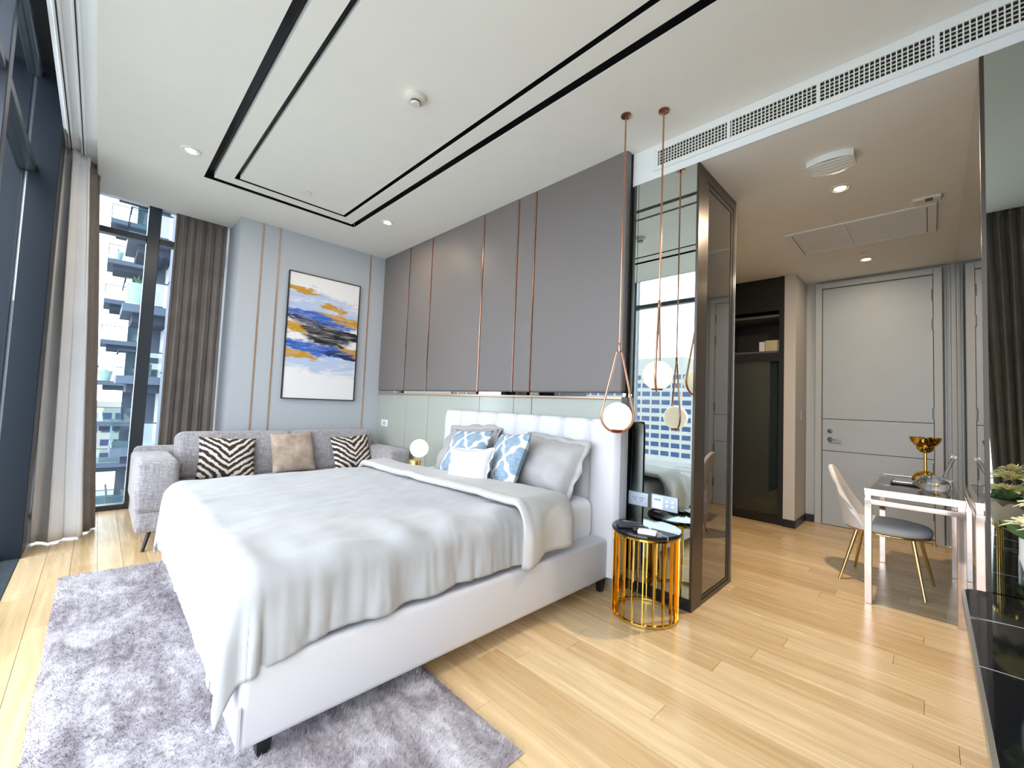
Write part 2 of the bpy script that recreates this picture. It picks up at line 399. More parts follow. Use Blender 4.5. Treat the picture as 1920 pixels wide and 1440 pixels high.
def lathe(name, prof, mat, parent=None, center=(0, 0, 0), n=32, local=False, smooth=True, caps=True):
    c = Vector(center); V = []; Fc = []
    for (r, z) in prof:
        for k in range(n): V.append(c+Vector((r*cos(2*pi*k/n), r*sin(2*pi*k/n), z)))
    for i in range(len(prof)-1):
        for k in range(n): Fc.append((i*n+k, i*n+(k+1) % n, (i+1)*n+(k+1) % n, (i+1)*n+k))
    closed = prof[0] == prof[-1]
    if caps and not closed and prof[0][0] > 1e-6: Fc.append(tuple(range(n)))
    if caps and not closed and prof[-1][0] > 1e-6: Fc.append(tuple((len(prof)-1)*n+k for k in range(n)))
    o = mesh(name, V, Fc, mat, parent, smooth, local)
    if smooth: o.data.set_sharp_from_angle(angle=radians(40))
    return o
def sphere(name, c, r, mat, parent=None, local=False, sz=1.0, n=32):
    return lathe(name, [(max(1e-7, r*sin(pi*i/18)), -r*sz*cos(pi*i/18)) for i in range(19)], mat, parent, c, n, local)
def grid_mesh(name, nx, ny, fn, mat, parent=None, local=False, solid=0.0, sub=0):
    V = [fn(i/(nx-1), j/(ny-1)) for j in range(ny) for i in range(nx)]
    Fc = [(j*nx+i, j*nx+i+1, (j+1)*nx+i+1, (j+1)*nx+i) for j in range(ny-1) for i in range(nx-1)]
    o = mesh(name, V, Fc, mat, parent, True, local)
    if solid:
        m = o.modifiers.new('thickness', 'SOLIDIFY'); m.thickness = solid; m.offset = 0
    if sub:
        m = o.modifiers.new('smooth', 'SUBSURF'); m.levels = sub; m.render_levels = sub
    return o
def nz(x, y=0.0, z=0.0): return noise.noise(Vector((x, y, z)))
def ss(t): t = max(0.0, min(1.0, t)); return t*t*(3-2*t)

# ================================================================== STRUCTURE
# floor of oak planks
floor = box('floor', (XG-0.1, -3.14, -0.16), (XWALL, 3.62, -0.016), 'black_matt'); tag(floor, 'light oak plank floor', 'floor', kind='structure')
PW = 0.1325; y = -2.952; row = 0
while y < 3.56:
    xs = -0.86 - random.random()*1.1; x_lo, x_hi = (-0.83, 5.90) if y < 0.05 else (3.30, 5.37)
    while xs < x_hi:
        ln = random.uniform(1.25, 1.95); a, b = max(xs, x_lo), min(xs+ln, x_hi)
        if b-a > 0.05:
            piece('plank', (a+0.0008, y+0.0009, -0.016), (b-0.0008, min(y+PW, 3.57)-0.0009, random.uniform(-0.0006, 0)), 'oak', floor)
        xs += ln
    y += PW; row += 1
s = box('trim_1', (XG, -3.16, -0.02), (XWALL, -2.954, 0.004), 'sill'); tag(s, 'dark stone sill along the long window', 'sill', kind='structure')

# main ceiling with two recessed rectangular grooves
def ring(name, x0, x1, y0, y1, hx0, hx1, hy0, hy1, z0, z1, mat, parent=None):
    V = []; 
    for z in (z0, z1):
        V += [(x0, y0, z), (x1, y0, z), (x1, y1, z), (x0, y1, z), (hx0, hy0, z), (hx1, hy0, z), (hx1, hy1, z), (hx0, hy1, z)]
    Fc = []
    for i in range(4):
        j = (i+1) % 4
        Fc += [(i, j, 4+j, 4+i), (8+i, 8+j, 12+j, 12+i), (i, j, 8+j, 8+i), (4+i, 4+j, 12+j, 12+i)]
    return mesh(name, V, Fc, mat, parent, origin=((x0+x1)/2, (y0+y1)/2, z0))
X1, Y1, Y2, X2 = 0.690, -2.081, -0.741, 4.95
X3, Y3, Y4, X4 = 0.866, -1.894, -0.909, 4.78
GW, GI = 0.055, 0.032
ceil = ring('ceiling', -0.47, XWALL+0.05, YE, YS+0.02, X1-0.010, X2+0.01, Y1-0.010, Y2+0.010, ZC, ZC+0.12, 'ceiling'); tag(ceil, 'white plaster ceiling with two dark rectangular grooves', 'ceiling', kind='structure')
ring('ceiling_panel', X1+GW, X2-GW, Y1+GW, Y2-GW+0.01, X3-0.004, X4+0.004, Y3-0.004, Y4+0.004, ZC, ZC+0.12, 'ceiling', ceil)
box('ceiling_panel', (X3+GI, Y3+GI, ZC), (X4-GI, Y4-GI, ZC+0.12), 'ceiling', ceil)
MAT['groove'] = M('dark_mirror_channel', srgb(44, 44, 48), 0.12, metal=0.6)
ring('groove_channel', X1-0.012, X2+0.012, Y1-0.012, Y2+0.012, X1+GW+0.02, X2-GW-0.02, Y1+GW+0.02, Y2-GW-0.02, ZC+0.045, ZC+0.06, 'groove', ceil)
ring('groove_channel', X3-0.006, X4+0.006, Y3-0.006, Y4+0.006, X3+GI+0.01, X4-GI-0.01, Y3+GI+0.01, Y4-GI-0.01, ZC+0.035, ZC+0.05, 'groove', ceil)
for (p, q, r_, s_) in ((X1, X2, Y1, Y2),):
    d = 0.004
    box('groove_side', (p-0.012, r_-0.012, ZC+0.002), (p-0.009, s_+0.012, ZC+0.05), 'groove', ceil)
    box('groove_side', (p, r_-0.012, ZC+0.002), (q, r_-0.009, ZC+0.05), 'groove', ceil)
    box('groove_side', (p, s_+0.009, ZC+0.002), (q, s_+0.012, ZC+0.05), 'groove', ceil)
for lo, hi in (((X3-0.006, Y3-0.006, ZC+0.002), (X3-0.003, Y4+0.006, ZC+0.04)), ((X3, Y3-0.006, ZC+0.002), (X4, Y3-0.003, ZC+0.04)), ((X3, Y4+0.003, ZC+0.002), (X4, Y4+0.006, ZC+0.04))):
    box('groove_side', lo, hi, 'groove', ceil)
# slab above, curtain pocket board and passage ceiling
o = box('ceiling_slab', (-1.0, -3.3, 3.62), (XWALL+0.1, 3.7, 3.72), 'black_matt'); tag(o, 'structural slab above the ceiling', 'ceiling', kind='structure')
o = box('ceiling_pocket', (-0.83, -2.945, 3.205), (XWALL, YE, 3.26), 'white_paint'); tag(o, 'white curtain pocket board along the window', 'ceiling', kind='structure')
for yy in (-2.84, -2.91):
    t = box('curtain_track', (-0.6, yy-0.016, 3.185), (XWALL-0.02, yy+0.016, 3.206), 'white_paint', o, 0.003, 1)
    box('track_slot', (-0.6, yy-0.003, 3.183), (XWALL-0.02, yy+0.003, 3.1855), 'black_matt', t)
o2 = box('ceiling_bay', (-0.83, YE, 3.24), (-0.47, YJ, 3.30), 'white_paint'); tag(o2, 'white curtain pocket over the end window', 'ceiling', kind='structure')
box('curtain_track', (-0.60, YE+0.01, 3.215), (-0.56, YJ-0.01, 3.24), 'white_paint', o2)
o = box('ceiling_passage', (3.2, YS+0.02, ZS), (XW+0.03, YD+0.1, ZS+0.1), 'ceiling'); tag(o, 'lower white ceiling over the entrance passage', 'ceiling', kind='structure')
o = box('wall_header', (3.60, YS, ZS), (XWALL, YS+0.10, ZC+0.1), 'white_paint'); tag(o, 'white bulkhead over the passage', 'wall', kind='structure')

# picture wall (solid pier) with rose-gold strips
wl = box('wall_left', (-0.92, YJ, 0), (0, 0.2, ZC+0.1), 'wall_grey', None); tag(wl, 'pale grey wall behind the sofa', 'wall', kind='structure')
for yy in (-1.448, -1.278, -0.196):
    box('rose_gold_strip', (-0.001, yy-0.007, 0.08), (0.006, yy+0.007, ZC), 'rose_strip', wl)

# headboard wall: upholstered upper panels, pale glass lower panels
wb_ = box('wall_back', (-0.1, 0.07, 0), (3.64, 0.20, ZC+0.1), 'black_matt'); tag(wb_, 'headboard wall of taupe padded panels over pale glass panels', 'wall', kind='structure')
JX = [0.002, 0.655, 1.138, 2.046, 2.527, 2.740, XR]
for a, b in zip(JX[:-1], JX[1:]):
    box('padded_panel', (a+0.003, 0.0, ZP), (b-0.003, 0.072, ZC+0.02), 'upholstery', wb_, 0.022, 4)
for i, a in enumerate(JX[1:-1]):
    box('copper_strip', (a-0.0055, 0.002, ZP), (a+0.0055, 0.03, ZC), 'copper', wb_)
box('mirror_strip', (0.003, 0.022, 1.340), (XR, 0.071, ZP-0.001), 'mirror', wb_)
box('copper_ledge', (0.003, 0.012, 1.322), (XR, 0.071, 1.338), 'rose_strip', wb_)
LX = [0.003, 0.693, 1.164, 2.058, 2.532, 2.753, XR]
for a, b in zip(LX[:-1], LX[1:]):
    box('pale_glass_panel', (a+0.004, 0.030, 0.0), (b-0.004, 0.071, 1.321), 'pale_glass', wb_, 0.002, 1)
box('copper_edge', (XR-0.001, 0.004, 0.0), (XR+0.006, 0.078, 1.338), 'bronze', wb_)

# mirrored partition (end of the wardrobe) between bed and passage
pt = box('wall_partition', (3.652, YS+0.012, 0.0), (XM-0.012, 0.803, ZS), 'bronze'); tag(pt, 'mirror clad partition beside the bed', 'wall', kind='structure')
for xa, xb in ((3.649, 3.688), (3.692, XM-0.004)): piece('mirror_sheet', (xa, YS, 0.075), (xb, YS+0.011, ZS-0.001), 'mirror', pt)
box('mirror_backing', (3.648, YS+0.011, 0.0), (XM-0.002, YS+0.013, ZS), 'black', pt)
box('plinth', (3.648, YS-0.004, 0.0), (XM, YS+0.01, 0.072), 'black', pt)
# passage side: bronze stile, smoked glass in a black frame
box('side_stile', (XM-0.012, YS-0.002, 0.0), (XM+0.004, 0.235, ZS-0.001), 'bronze', pt)
box('side_stile', (XM-0.012, 0.755, 0.0), (XM+0.004, 0.806, ZS-0.001), 'bronze', pt)
box('side_rail', (XM-0.012, 0.235, ZS-0.075), (XM+0.004, 0.755, ZS-0.001), 'bronze', pt)
box('side_rail', (XM-0.012, 0.235, 0.0), (XM+0.004, 0.755, 0.03), 'bronze', pt)
box('black_frame', (XM-0.012, 0.235, 0.03), (XM, 0.258, ZS-0.075), 'black', pt); box('black_frame', (XM-0.012, 0.715, 0.03), (XM, 0.755, ZS-0.075), 'black', pt)
box('black_frame', (XM-0.012, 0.258, ZS-0.112), (XM, 0.715, ZS-0.075), 'black', pt); box('black_frame', (XM-0.012, 0.258, 0.03), (XM, 0.715, 0.055), 'black', pt)
box('smoked_glass', (XM-0.012, 0.258, 0.055), (XM-0.004, 0.715, ZS-0.112), 'smoke_glass', pt)
box('chrome_edge', (XM-0.002, 0.800, 0.0), (XM+0.006, 0.812, ZS-0.001), 'silver', pt)

# passage walls
o = box('wall_corridor', (3.20, 0.80, 0), (3.30, YD+0.1, ZS), 'wall_warm'); tag(o, 'corridor wall behind the partition', 'wall', kind='structure')
o = box('wall_niche', (3.985, 2.985, 0), (4.098, YD, ZS), 'wall_warm'); tag(o, 'warm grey pier between wardrobe and door', 'wall', kind='structure')
o = box('baseboard_niche', (3.98, 2.975, 0), (4.108, YD-0.02, 0.085), 'black'); tag(o, 'black skirting around the grey pier', 'baseboard', kind='structure')
box('skirting_return', (4.108, YD-0.045, 0), (4.185, YD-0.02, 0.085), 'black', o)
wd = box('wall_door', (4.09, YD, 0), (XW+0.2, YD+0.15, ZS), 'frame_paint'); tag(wd, 'pale grey wall around the entrance door', 'wall', kind='structure')
for xx in (5.295, 5.325):
    box('wall_moulding', (xx-0.008, YD-0.010, 0), (xx+0.008, YD, ZS), 'frame_paint', wd, 0.003, 1)
# door
D0, D1 = 4.268, 5.200
dr = thing('door_1', 'tall pale grey flush entrance door with two grooves', 'door', ((D0+D1)/2, YD, 0), kind='structure')
fy = YD-0.035
box('door_frame', (D0-0.075, fy-0.03, 0), (D0-0.008, YD, 2.872), 'frame_paint', dr, 0.006, 1)
box('door_frame', (D1+0.008, fy-0.03, 0), (D1+0.075, YD, 2.872), 'frame_paint', dr, 0.006, 1)
box('door_frame', (D0-0.008, fy-0.03, 2.808), (D1+0.008, YD, 2.872), 'frame_paint', dr, 0.006, 1)
box('door_gap', (D0-0.008, YD-0.012, 0), (D1+0.008, YD-0.001, 2.808), 'black_matt', dr)
for z0, z1 in ((0.006, 0.860), (0.866, 1.236), (1.242, 2.801)):
    box('door_panel', (D0-0.003, fy, z0), (D1+0.003, YD-0.012, z1), 'door', dr, 0.002, 1)
for zz in (0.30, 0.764, 1.343, 2.279, 2.591):
    box('hinge', (D1-0.006, fy-0.012, zz-0.062), (D1+0.012, fy+0.004, zz+0.062), 'dark_metal', dr, 0.004, 1)
h = lathe('lever_rose', [(0.026, 0), (0.026, 0.012), (0.012, 0.012), (0.012, 0.045), (1e-6, 0.045)], 'dark_metal', dr, (0, 0, 0), 20, local=True)
h.location = Vector((4.338, fy, 1.0))-org(dr); h.rotation_euler = (radians(90), 0, 0); ORG[h.name] = Vector((4.338, fy, 1.0))
lv = tube('lever', [(4.338, fy-0.042, 1.0), (4.37, fy-0.050, 1.0), (4.45, fy-0.050, 1.0)], 0.009, 'silver', dr, 10)
h = lathe('lock_cylinder', [(0.024, 0), (0.024, 0.012), (0.010, 0.014), (1e-6, 0.014)], 'dark_metal', dr, (0, 0, 0), 20, local=True)
h.location = Vector((4.338, fy, 1.098))-org(dr); h.rotation_euler = (radians(90), 0, 0)
ds = lathe('door_stop', [(0.018, 0), (0.018, 0.006), (0.008, 0.010), (0.008, 0.03), (0.014, 0.034), (0.014, 0.045), (1e-6, 0.048)], 'brass', None, (5.199, 3.47, 0), 16); tag(ds, 'small brass door stop on the oak floor under the door hinges', 'door stop')

# mirrored wall beside the desk and the mirror return facing the window
wm = box('wall_mirror', (XW+0.008, YS+0.012, 0), (XW+0.2, YD, ZS), 'black_matt'); tag(wm, 'smoked mirror wall beside the desk', 'wall', kind='structure')
for a, b in ((YS+0.03, YD),):
    piece('mirror_sheet', (XW, a+0.002, 0.0), (XW+0.007, b-0.002, ZS-0.001), 'mirror_side', wm)
wr_ = box('wall_return', (XW+0.008, YS+0.010, 0), (XWALL, YS+0.10, ZS), 'black_matt'); tag(wr_, 'green tinted mirror panel facing the window', 'wall', kind='structure')
piece('mirror_sheet', (XW+0.010, YS, 0.0), (XWALL-0.002, YS+0.009, ZS-0.001), 'mirror_dark', wr_)
box('edge_trim', (XW-0.003, YS-0.003, 0.0), (XW+0.011, YS+0.028, ZS-0.001), 'bronze', wr_)
o = box('wall_right', (XWALL, -3.16, 0), (XWALL+0.12, YS+0.1, 3.62), 'wall_grey'); tag(o, 'pale grey wall behind the console', 'wall', kind='structure')

# ------------------------------------------------------------------ windows
w1 = thing('window_1', 'tall end window with dark mullion and transom', 'window', (XG, -2.38, 0), kind='structure')
def wbox(nm, lo, hi, p, m='dark_metal', bv=0.004): return box(nm, lo, hi, m, p, bv, 1)
wbox('mullion', (XG-0.06, -2.362, 0.0), (XG+0.07, -2.255, 3.25), w1)
wbox('transom', (XG-0.05, -3.06, 2.850), (XG+0.06, -2.362, 2.912), w1); wbox('transom', (XG-0.05, -2.255, 2.850), (XG+0.06, YJ, 2.912), w1)
wbox('sill_frame', (XG-0.05, -3.06, 0.0), (XG+0.06, -2.362, 0.05), w1); wbox('sill_frame', (XG-0.05, -2.255, 0.0), (XG+0.06, YJ, 0.05), w1)
wbox('head_frame', (XG-0.05, -3.06, 3.25), (XG+0.06, YJ, 3.32), w1)
wbox('jamb', (XG-0.05, YJ-0.05, 0.05), (XG+0.06, YJ, 3.25), w1); wbox('corner_post', (XG-0.08, -3.2, 0.0), (XG+0.06, -3.06, 3.6), w1)
for a, b in ((-3.06, -2.362), (-2.255, YJ-0.05)):
    for c, d in ((0.05, 2.85), (2.912, 3.25)):
        box('pane', (XG-0.004, a, c), (XG+0.004, b, d), 'window_glass', w1)
w2 = thing('window_2', 'floor to ceiling window wall with dark mullions', 'window', (3.2, YG, 0), kind='structure')
MX = [0.57, 1.90, 3.90, XWALL]
for xx in MX[1:-1]: wbox('mullion', (xx-0.05, YG-0.09, 0.0), (xx+0.05, YG+0.05, 3.54), w2)
wbox('jamb', (XWALL-0.05, YG-0.06, 0.0), (XWALL, YG+0.05, 3.54), w2)
wbox('head_frame', (0.57, YG-0.04, 3.52), (XWALL, YG+0.03, 3.57), w2, 'silver'); wbox('sill_frame', (0.57, YG-0.04, 0.0), (XWALL, YG+0.04, 0.04), w2)
ed = [0.57] + [v for xx in MX[1:-1] for v in (xx-0.05, xx+0.05)] + [XWALL-0.05]
for a, b in zip(ed[::2], ed[1::2]):
    wbox('transom', (a, YG-0.05, 2.811), (b, YG+0.04, 2.871), w2)
    for c, d in ((0.04, 2.811), (2.871, 3.52)):
        box('pane', (a, YG-0.004, c), (b, YG+0.004, d), 'window_glass', w2)
# big polished column at the corner of the window wall
wc_ = box('wall_column', (-0.75, -3.9, 0.0), (0.57, YG-0.012, 3.9), 'column', None, 0.006, 1); tag(wc_, 'polished dark metal column between the windows', 'column', kind='structure')
box('cladding', (-0.12, YG+0.004, 0.0), (0.57, -2.945, 3.62), 'column', wc_, 0.004, 1)
box('seam_strip', (0.40, YG-0.012, 0.0), (0.560, YG+0.004, 3.6), 'dark_metal', wc_)
box('seam_sky_standin', (0.560, YG-0.004, 1.85), (0.566, YG+0.002, 2.80), 'silver', wc_)  # pale silver strip added to imitate sky light showing through the seam
o = box('ceiling_outer', (0.0, -3.3, 3.60), (XWALL, YG-0.05, 3.7), 'dark_metal'); tag(o, 'dark metal soffit outside the window', 'ceiling', kind='structure')

# ================================================================== FURNITURE
# ---- bed
bed = thing('bed', 'white leather king bed with channelled headboard against the taupe wall', 'bed', (2.67, -1.15, 0))
box('base', (1.700, -2.250, 0.105), (3.640, -0.10, 0.375), 'white_leather', bed, 0.028, 4)
for lx, ly in ((1.80, -2.15), (3.55, -2.15), (1.80, -0.12), (3.575, -0.10)):
    mesh('leg', [(lx+a*0.5*s_, ly+b*0.5*s_, z) for z, s_ in ((0, 0.035), (0.11, 0.055)) for a, b in ((-1, -1), (1, -1), (1, 1), (-1, 1))],
         [(0, 1, 2, 3), (4, 5, 6, 7), (0, 1, 5, 4), (1, 2, 6, 5), (2, 3, 7, 6), (3, 0, 4, 7)], 'black', bed)
box('piping', (3.634, -2.2525, 0.12), (3.6435, -2.2445, 0.25), 'white_leather', bed)
hb = box('headboard', (1.690, -0.085, 0.10), (3.698, 0.026, 1.165), 'white_leather', bed, 0.025, 3)
cw = (3.700-1.695)/8
for i in range(8):
    a = 1.695+i*cw
    def chan(u, v, a=a):
        # puffed vertical channel wrapping over the top
        x = a+cw*u; prof = (1-(2*u-1)**8)
        t = v*1.12
        if t < 1.0: yy, zz = -0.088-0.042*prof, 0.12+t*1.04
        else:
            q = (t-1.0)/0.12; yy, zz = -0.088-0.042*prof+0.11*q, 1.160+0.012*prof*sin(pi*q)+0.006
        if 0.93 < t <= 1.0: yy += 0.02*((t-0.93)/0.07)**2
        return (x, yy, zz)
    grid_mesh('channel', 11, 34, chan, 'white_leather', hb)
mt = box('mattress', (1.755, -2.20, 0.335), (3.535, -0.125, 0.628), 'sheet', bed, 0.07, 5)

# duvet
TOPZ, RR = 0.668, 0.085
def edge(s_):
    arc = RR*pi/2
    if s_ <= 0: return 0.0, 0.0
    if s_ < arc: return RR*sin(s_/RR), RR*(1-cos(s_/RR))
    return RR, RR+(s_-arc)
def drape(a, b, XLt, XRt, YFt, top):
    """cloth coordinates (a across, b along) laid over a rounded block; corners drape as a soft cone"""
    ox = a-(XRt-RR); sx = 1
    if a < (XLt+XRt)/2: ox = (XLt+RR)-a; sx = -1
    oy = (YFt+RR)-b; cx = XRt-RR if sx > 0 else XLt+RR
    ph = 0.0
    if ox <= 0 and oy <= 0: return a, b, top, 0.0, 0.0, sx, 0.0
    if oy <= 0: o_, d = edge(ox); return cx+sx*o_, b, top-d, d, 0.0, sx, 0.0
    if ox <= 0: o_, d = edge(oy); return a, YFt+RR-o_, top-d, 0.0, d, sx, pi/2
    rho = (ox**2.6+oy**2.6)**(1/2.6); ph = math.atan2(oy, ox); o_, d = edge(rho)
    o_ += 0.07*max(0.0, d-RR)*sin(2*ph)
    return cx+sx*o_*cos(ph), YFt+RR-o_*sin(ph), top-d, d*cos(ph), d*sin(ph), sx, ph
A0, A1, B0, B1 = 1.70-0.27, 3.615+0.225, -2.285-0.33, -0.80
def duv(u, v):
    a = A0+(A1-A0)*u; b = B0+(B1-B0)*v
    if a > 3.60: a += (0.03*nz(b*2.1, 4.2)+0.05*ss((-2.0-b)/0.25))*(a-3.60)/0.24
    x, y_, z, dx, dy, sx, ph = drape(a, b, 1.70, 3.615, -2.285, TOPZ)
    d = sqrt(dx*dx+dy*dy); w = min(1.0, d/0.22)
    if d > 0:
        nx, ny = sx*cos(ph), -sin(ph)
        along = (b if ph < 0.01 else (a if ph > 1.56 else -2.2+0.5*ph))
        cf = abs(sin(2*ph)); ff = (1-0.75*cf)*(1-0.55*sin(ph))
        f = ff*(0.010*sin(along*24+3*nz(along*1.6, 7.0))+0.020*nz(along*8, d*1.5, 2.0)+0.011*nz(along*24, d*3, 5.0)+0.005*nz(along*50, d*6, 9.0))+0.012*sin(ph*8+0.6)*cf*min(1, d/0.3)
        k = w*(0.018+f); x += nx*k; y_ += ny*k
    flat = 1-min(1, d/0.12)
    z += flat*(0.012*nz(x*2.0, y_*2.4)+0.005*nz(x*6, y_*4.5, 3.0)+0.004*nz(x*15, y_*9, 5))
    rim = ss((x-3.05)/0.5)*(1-0.6*ss((x-3.56)/0.06)); z += rim*(0.010*sin(b*22+3.5*nz(b*1.7, x*2.6))+0.014*nz(b*9, x*3.0, 1.5))
    rim2 = ss((-1.95-y_)/0.3)*(1-ss((-2.24-y_)/0.05)); z += rim2*0.010*nz(x*7, y_*3, 8.5)
    return (x, y_, z)
dv = grid_mesh('duvet', 190, 170, duv, 'duvet', None, solid=0.014); tag(dv, 'pale grey duvet draped over the bed and hanging at the foot', 'duvet')
def fold_band(u, v):
    # folded back top of the duvet: closed flattened loop in y (v), draped across x (u)
    a = 1.70-0.24+(3.66-1.70+0.24+0.22)*u
    th = 2*pi*v; skew = 0.02*sin(a*2.2)+0.012*nz(a*3.1, 1.0)
    tt = max(0.0, min(1.0, (a-1.70)/1.93)); up_, lo_ = -0.76+0.20*tt, -0.985
    yc, hw, hz = (up_+lo_)/2+skew, (up_-lo_)/2, 0.024
    c, s_ = cos(th), sin(th)
    yy = yc+hw*(abs(c)**0.55)*(1 if c > 0 else -1)
    off = hz*(abs(s_)**0.7)*(1 if s_ > 0 else -1)
    if c < -0.6: off *= 1.3                                  # thicker rolled hem
    x, _, z, dx, dy, sx, _p = drape(a, 0.0, 1.70, 3.635, -9, TOPZ+0.042)
    w = min(1, dx/0.12)
    fold = 0.018*sin(yy*21+1.5)+0.02*nz(yy*8, 5.0)
    x += sx*w*(off+0.008+fold*w); z += (1-w)*off + (1-w)*(0.010*nz(x*3, yy*4)+0.006*nz(x*9, yy*7))
    if sx > 0: z -= 0.05*w*ss((-yy-0.80)/0.15)-0.0
    return (x, yy, z)
fb = grid_mesh('folded_edge', 110, 44, fold_band, 'duvet_in', dv)
bm = bmesh.new(); bm.from_mesh(fb.data); bm.verts.ensure_lookup_table()
for idx in (0, 109): bm.faces.new([bm.verts[j*110+idx] for j in range(43)])
bmesh.ops.remove_doubles(bm, verts=bm.verts[:], dist=1e-5); bmesh.ops.recalc_face_normals(bm, faces=bm.faces); bm.to_mesh(fb.data); bm.free()

# ---- pillows
def pillow(name, w, h_, t, mat, loc, rot, label, cat, group=None, seed=0.0, pinch=0.06, sag=0.0, flange=0.0, wr_=0.006, parentless=True):
    n_ = 26; V = []; Fc = []
    for side in (1, -1):
        for j in range(n_):
            for i in range(n_):
                u = -1+2*i/(n_-1); v = -1+2*j/(n_-1)
                pu = u*(1-pinch*(1-v*v)*abs(u)**3*0+0) ; 
                x = w/2*u*(1-pinch*(1-abs(v)**2.0)) ; z = h_/2*v*(1-pinch*(1-abs(u)**2.0))
                e = max(0.0, (1-abs(u)**2.6))*max(0.0, (1-abs(v)**2.6)); th = t/2*(e**0.55)
                th *= 1+sag*(-v)*0.5
                th += wr_*nz(x*11+seed, z*11, side*2.0+seed)*e**0.3
                z += 0.012*nz(x*5+seed, side*1.0, seed)*(1-abs(v))
                V.append((x, side*th, z))
    for s_ in (0, 1):
        b = s_*n_*n_
        for j in range(n_-1):
            for i in range(n_-1):
                q = (b+j*n_+i, b+j*n_+i+1, b+(j+1)*n_+i+1, b+(j+1)*n_+i)
                Fc.append(q if s_ == 0 else q[::-1])
    me_o = mesh(name, V, Fc, mat, None, True, True)
    bm = bmesh.new(); bm.from_mesh(me_o.data); bmesh.ops.remove_doubles(bm, verts=bm.verts[:], dist=0.0008); bmesh.ops.recalc_face_normals(bm, faces=bm.faces); bm.to_mesh(me_o.data); bm.free()
    me_o.data.polygons.foreach_set('use_smooth', [True]*len(me_o.data.polygons))
    if flange:
        fl = []
        N = 80
        for k in range(N):
            a = 2*pi*k/N; c, s_ = cos(a), sin(a); m_ = max(abs(c), abs(s_)); u, v = c/m_, s_/m_
            bx, bz = w/2*u*(1-pinch*(1-v*v)), h_/2*v*(1-pinch*(1-u*u))
            fl.append((bx*0.97, 0.0, bz*0.97)); rr = flange*(1+0.4*nz(a*3, seed)); d = Vector((u, v)).normalized()
            fl.append((bx+d.x*rr, 0.014*sin(a*11+seed)+0.01*nz(a*6, seed), bz+d.y*rr))
        ff = [(2*k, 2*k+1, (2*k+3) % (2*N), (2*k+2) % (2*N)) for k in range(N)]
        f_o = mesh('flange', fl, ff, mat, me_o, True, True)
        md = f_o.modifiers.new('thickness', 'SOLIDIFY'); md.thickness = 0.006
    me_o.location = loc; me_o.rotation_euler = rot; tag(me_o, label, cat, group); ORG[me_o.name] = Vector(loc)
    return me_o
R = radians
pillow('bed_pillow', 0.58, 0.42, 0.25, 'pillow_grey', (3.20, -0.285, 0.815), (R(-27), R(3), R(-3)), 'plain grey bed pillow with ruffled edge nearest the white bedside wall mirror', 'pillow', 'grey bed pillows', 1.0, 0.04, 0.5, 0.04, 0.014)
pillow('bed_pillow', 0.62, 0.42, 0.20, 'pillow_grey', (2.26, -0.27, 0.835), (R(-30), R(-4), R(3)), 'plain grey bed pillow behind the blue cushion nearest the glowing table lamp', 'pillow', 'grey bed pillows', 5.0, 0.04, 0.4, 0.05, 0.010)
pillow('lattice_cushion', 0.45, 0.44, 0.16, 'lattice', (2.50, -0.475, 0.835), (R(-30), R(-3), R(4)), 'blue and white lattice cushion half behind the small white cushion', 'cushion', 'blue lattice cushions', 2.0, 0.07)
pillow('lattice_cushion', 0.42, 0.44, 0.17, 'lattice', (2.985, -0.475, 0.84), (R(-24), R(-5), R(-14)), 'blue and white lattice cushion leaning on the ruffled grey pillow', 'cushion', 'blue lattice cushions', 3.3, 0.07)
wcush = pillow('white_cushion', 0.39, 0.29, 0.14, 'pillow_white', (2.83, -0.695, 0.785), (R(-22), R(-4), R(12)), 'small white rectangular cushion in front of the blue lattice cushions', 'cushion', None, 8.0, 0.11, 0.0, 0.010)

# ---- sofa
sf = thing('sofa', 'grey tweed sofa with black metal legs under the abstract painting', 'sofa', (0.5, -1.2, 0))
box('base', (0.10, -2.37, 0.15), (0.935, -0.04, 0.315), 'tweed', sf, 0.03, 3)
box('armrest', (0.10, -2.385, 0.305), (0.955, -2.125, 0.705), 'tweed', sf, 0.045, 4); box('armrest', (0.10, -0.285, 0.305), (0.955, -0.025, 0.690), 'tweed', sf, 0.045, 4)
box('back_frame', (0.08, -2.37, 0.15), (0.22, -0.04, 0.74), 'tweed', sf, 0.04, 3)
for a, b in ((-2.12, -1.205), (-1.20, -0.29)):
    box('seat_cushion', (0.20, a+0.004, 0.31), (0.95, b-0.004, 0.455), 'tweed', sf, 0.05, 4)
for a, b, zt in ((-2.105, -1.115, 0.875), (-1.13, -0.20, 0.875)):
    o = box('back_cushion', (-0.10, -(b-a)/2+0.006, -0.23), (0.10, (b-a)/2-0.006, 0.23), 'tweed', sf, 0.065, 5, local=True)
    o.location = Vector((0.285, (a+b)/2, 0.645))-org(sf); o.rotation_euler = (0, R(-10), 0)
for ly, lx, d in ((-2.30, 0.87, 1), (-0.12, 0.87, 1), (-2.30, 0.18, -1), (-0.12, 0.18, -1)):
    tube('leg', [(lx-0.02*d, ly+(0.03 if ly < -1 else -0.03), 0.16), (lx+0.02*d, ly+(-0.01 if ly < -1 else 0.01), 0.0)], [0.014, 0.011], 'black', sf, 8)
    tube('leg_brace', [(lx-0.02*d, ly, 0.142), (lx-0.14*d, ly+(0.10 if ly < -1 else -0.10), 0.148)], 0.008, 'black', sf, 6)
pillow('zebra_cushion', 0.47, 0.40, 0.14, 'zebra', (0.455, -1.715, 0.635), (R(-22), R(4), R(90)), 'black and cream zebra cushion at the window end of the sofa', 'cushion', 'zebra cushions', 4.1, 0.05)
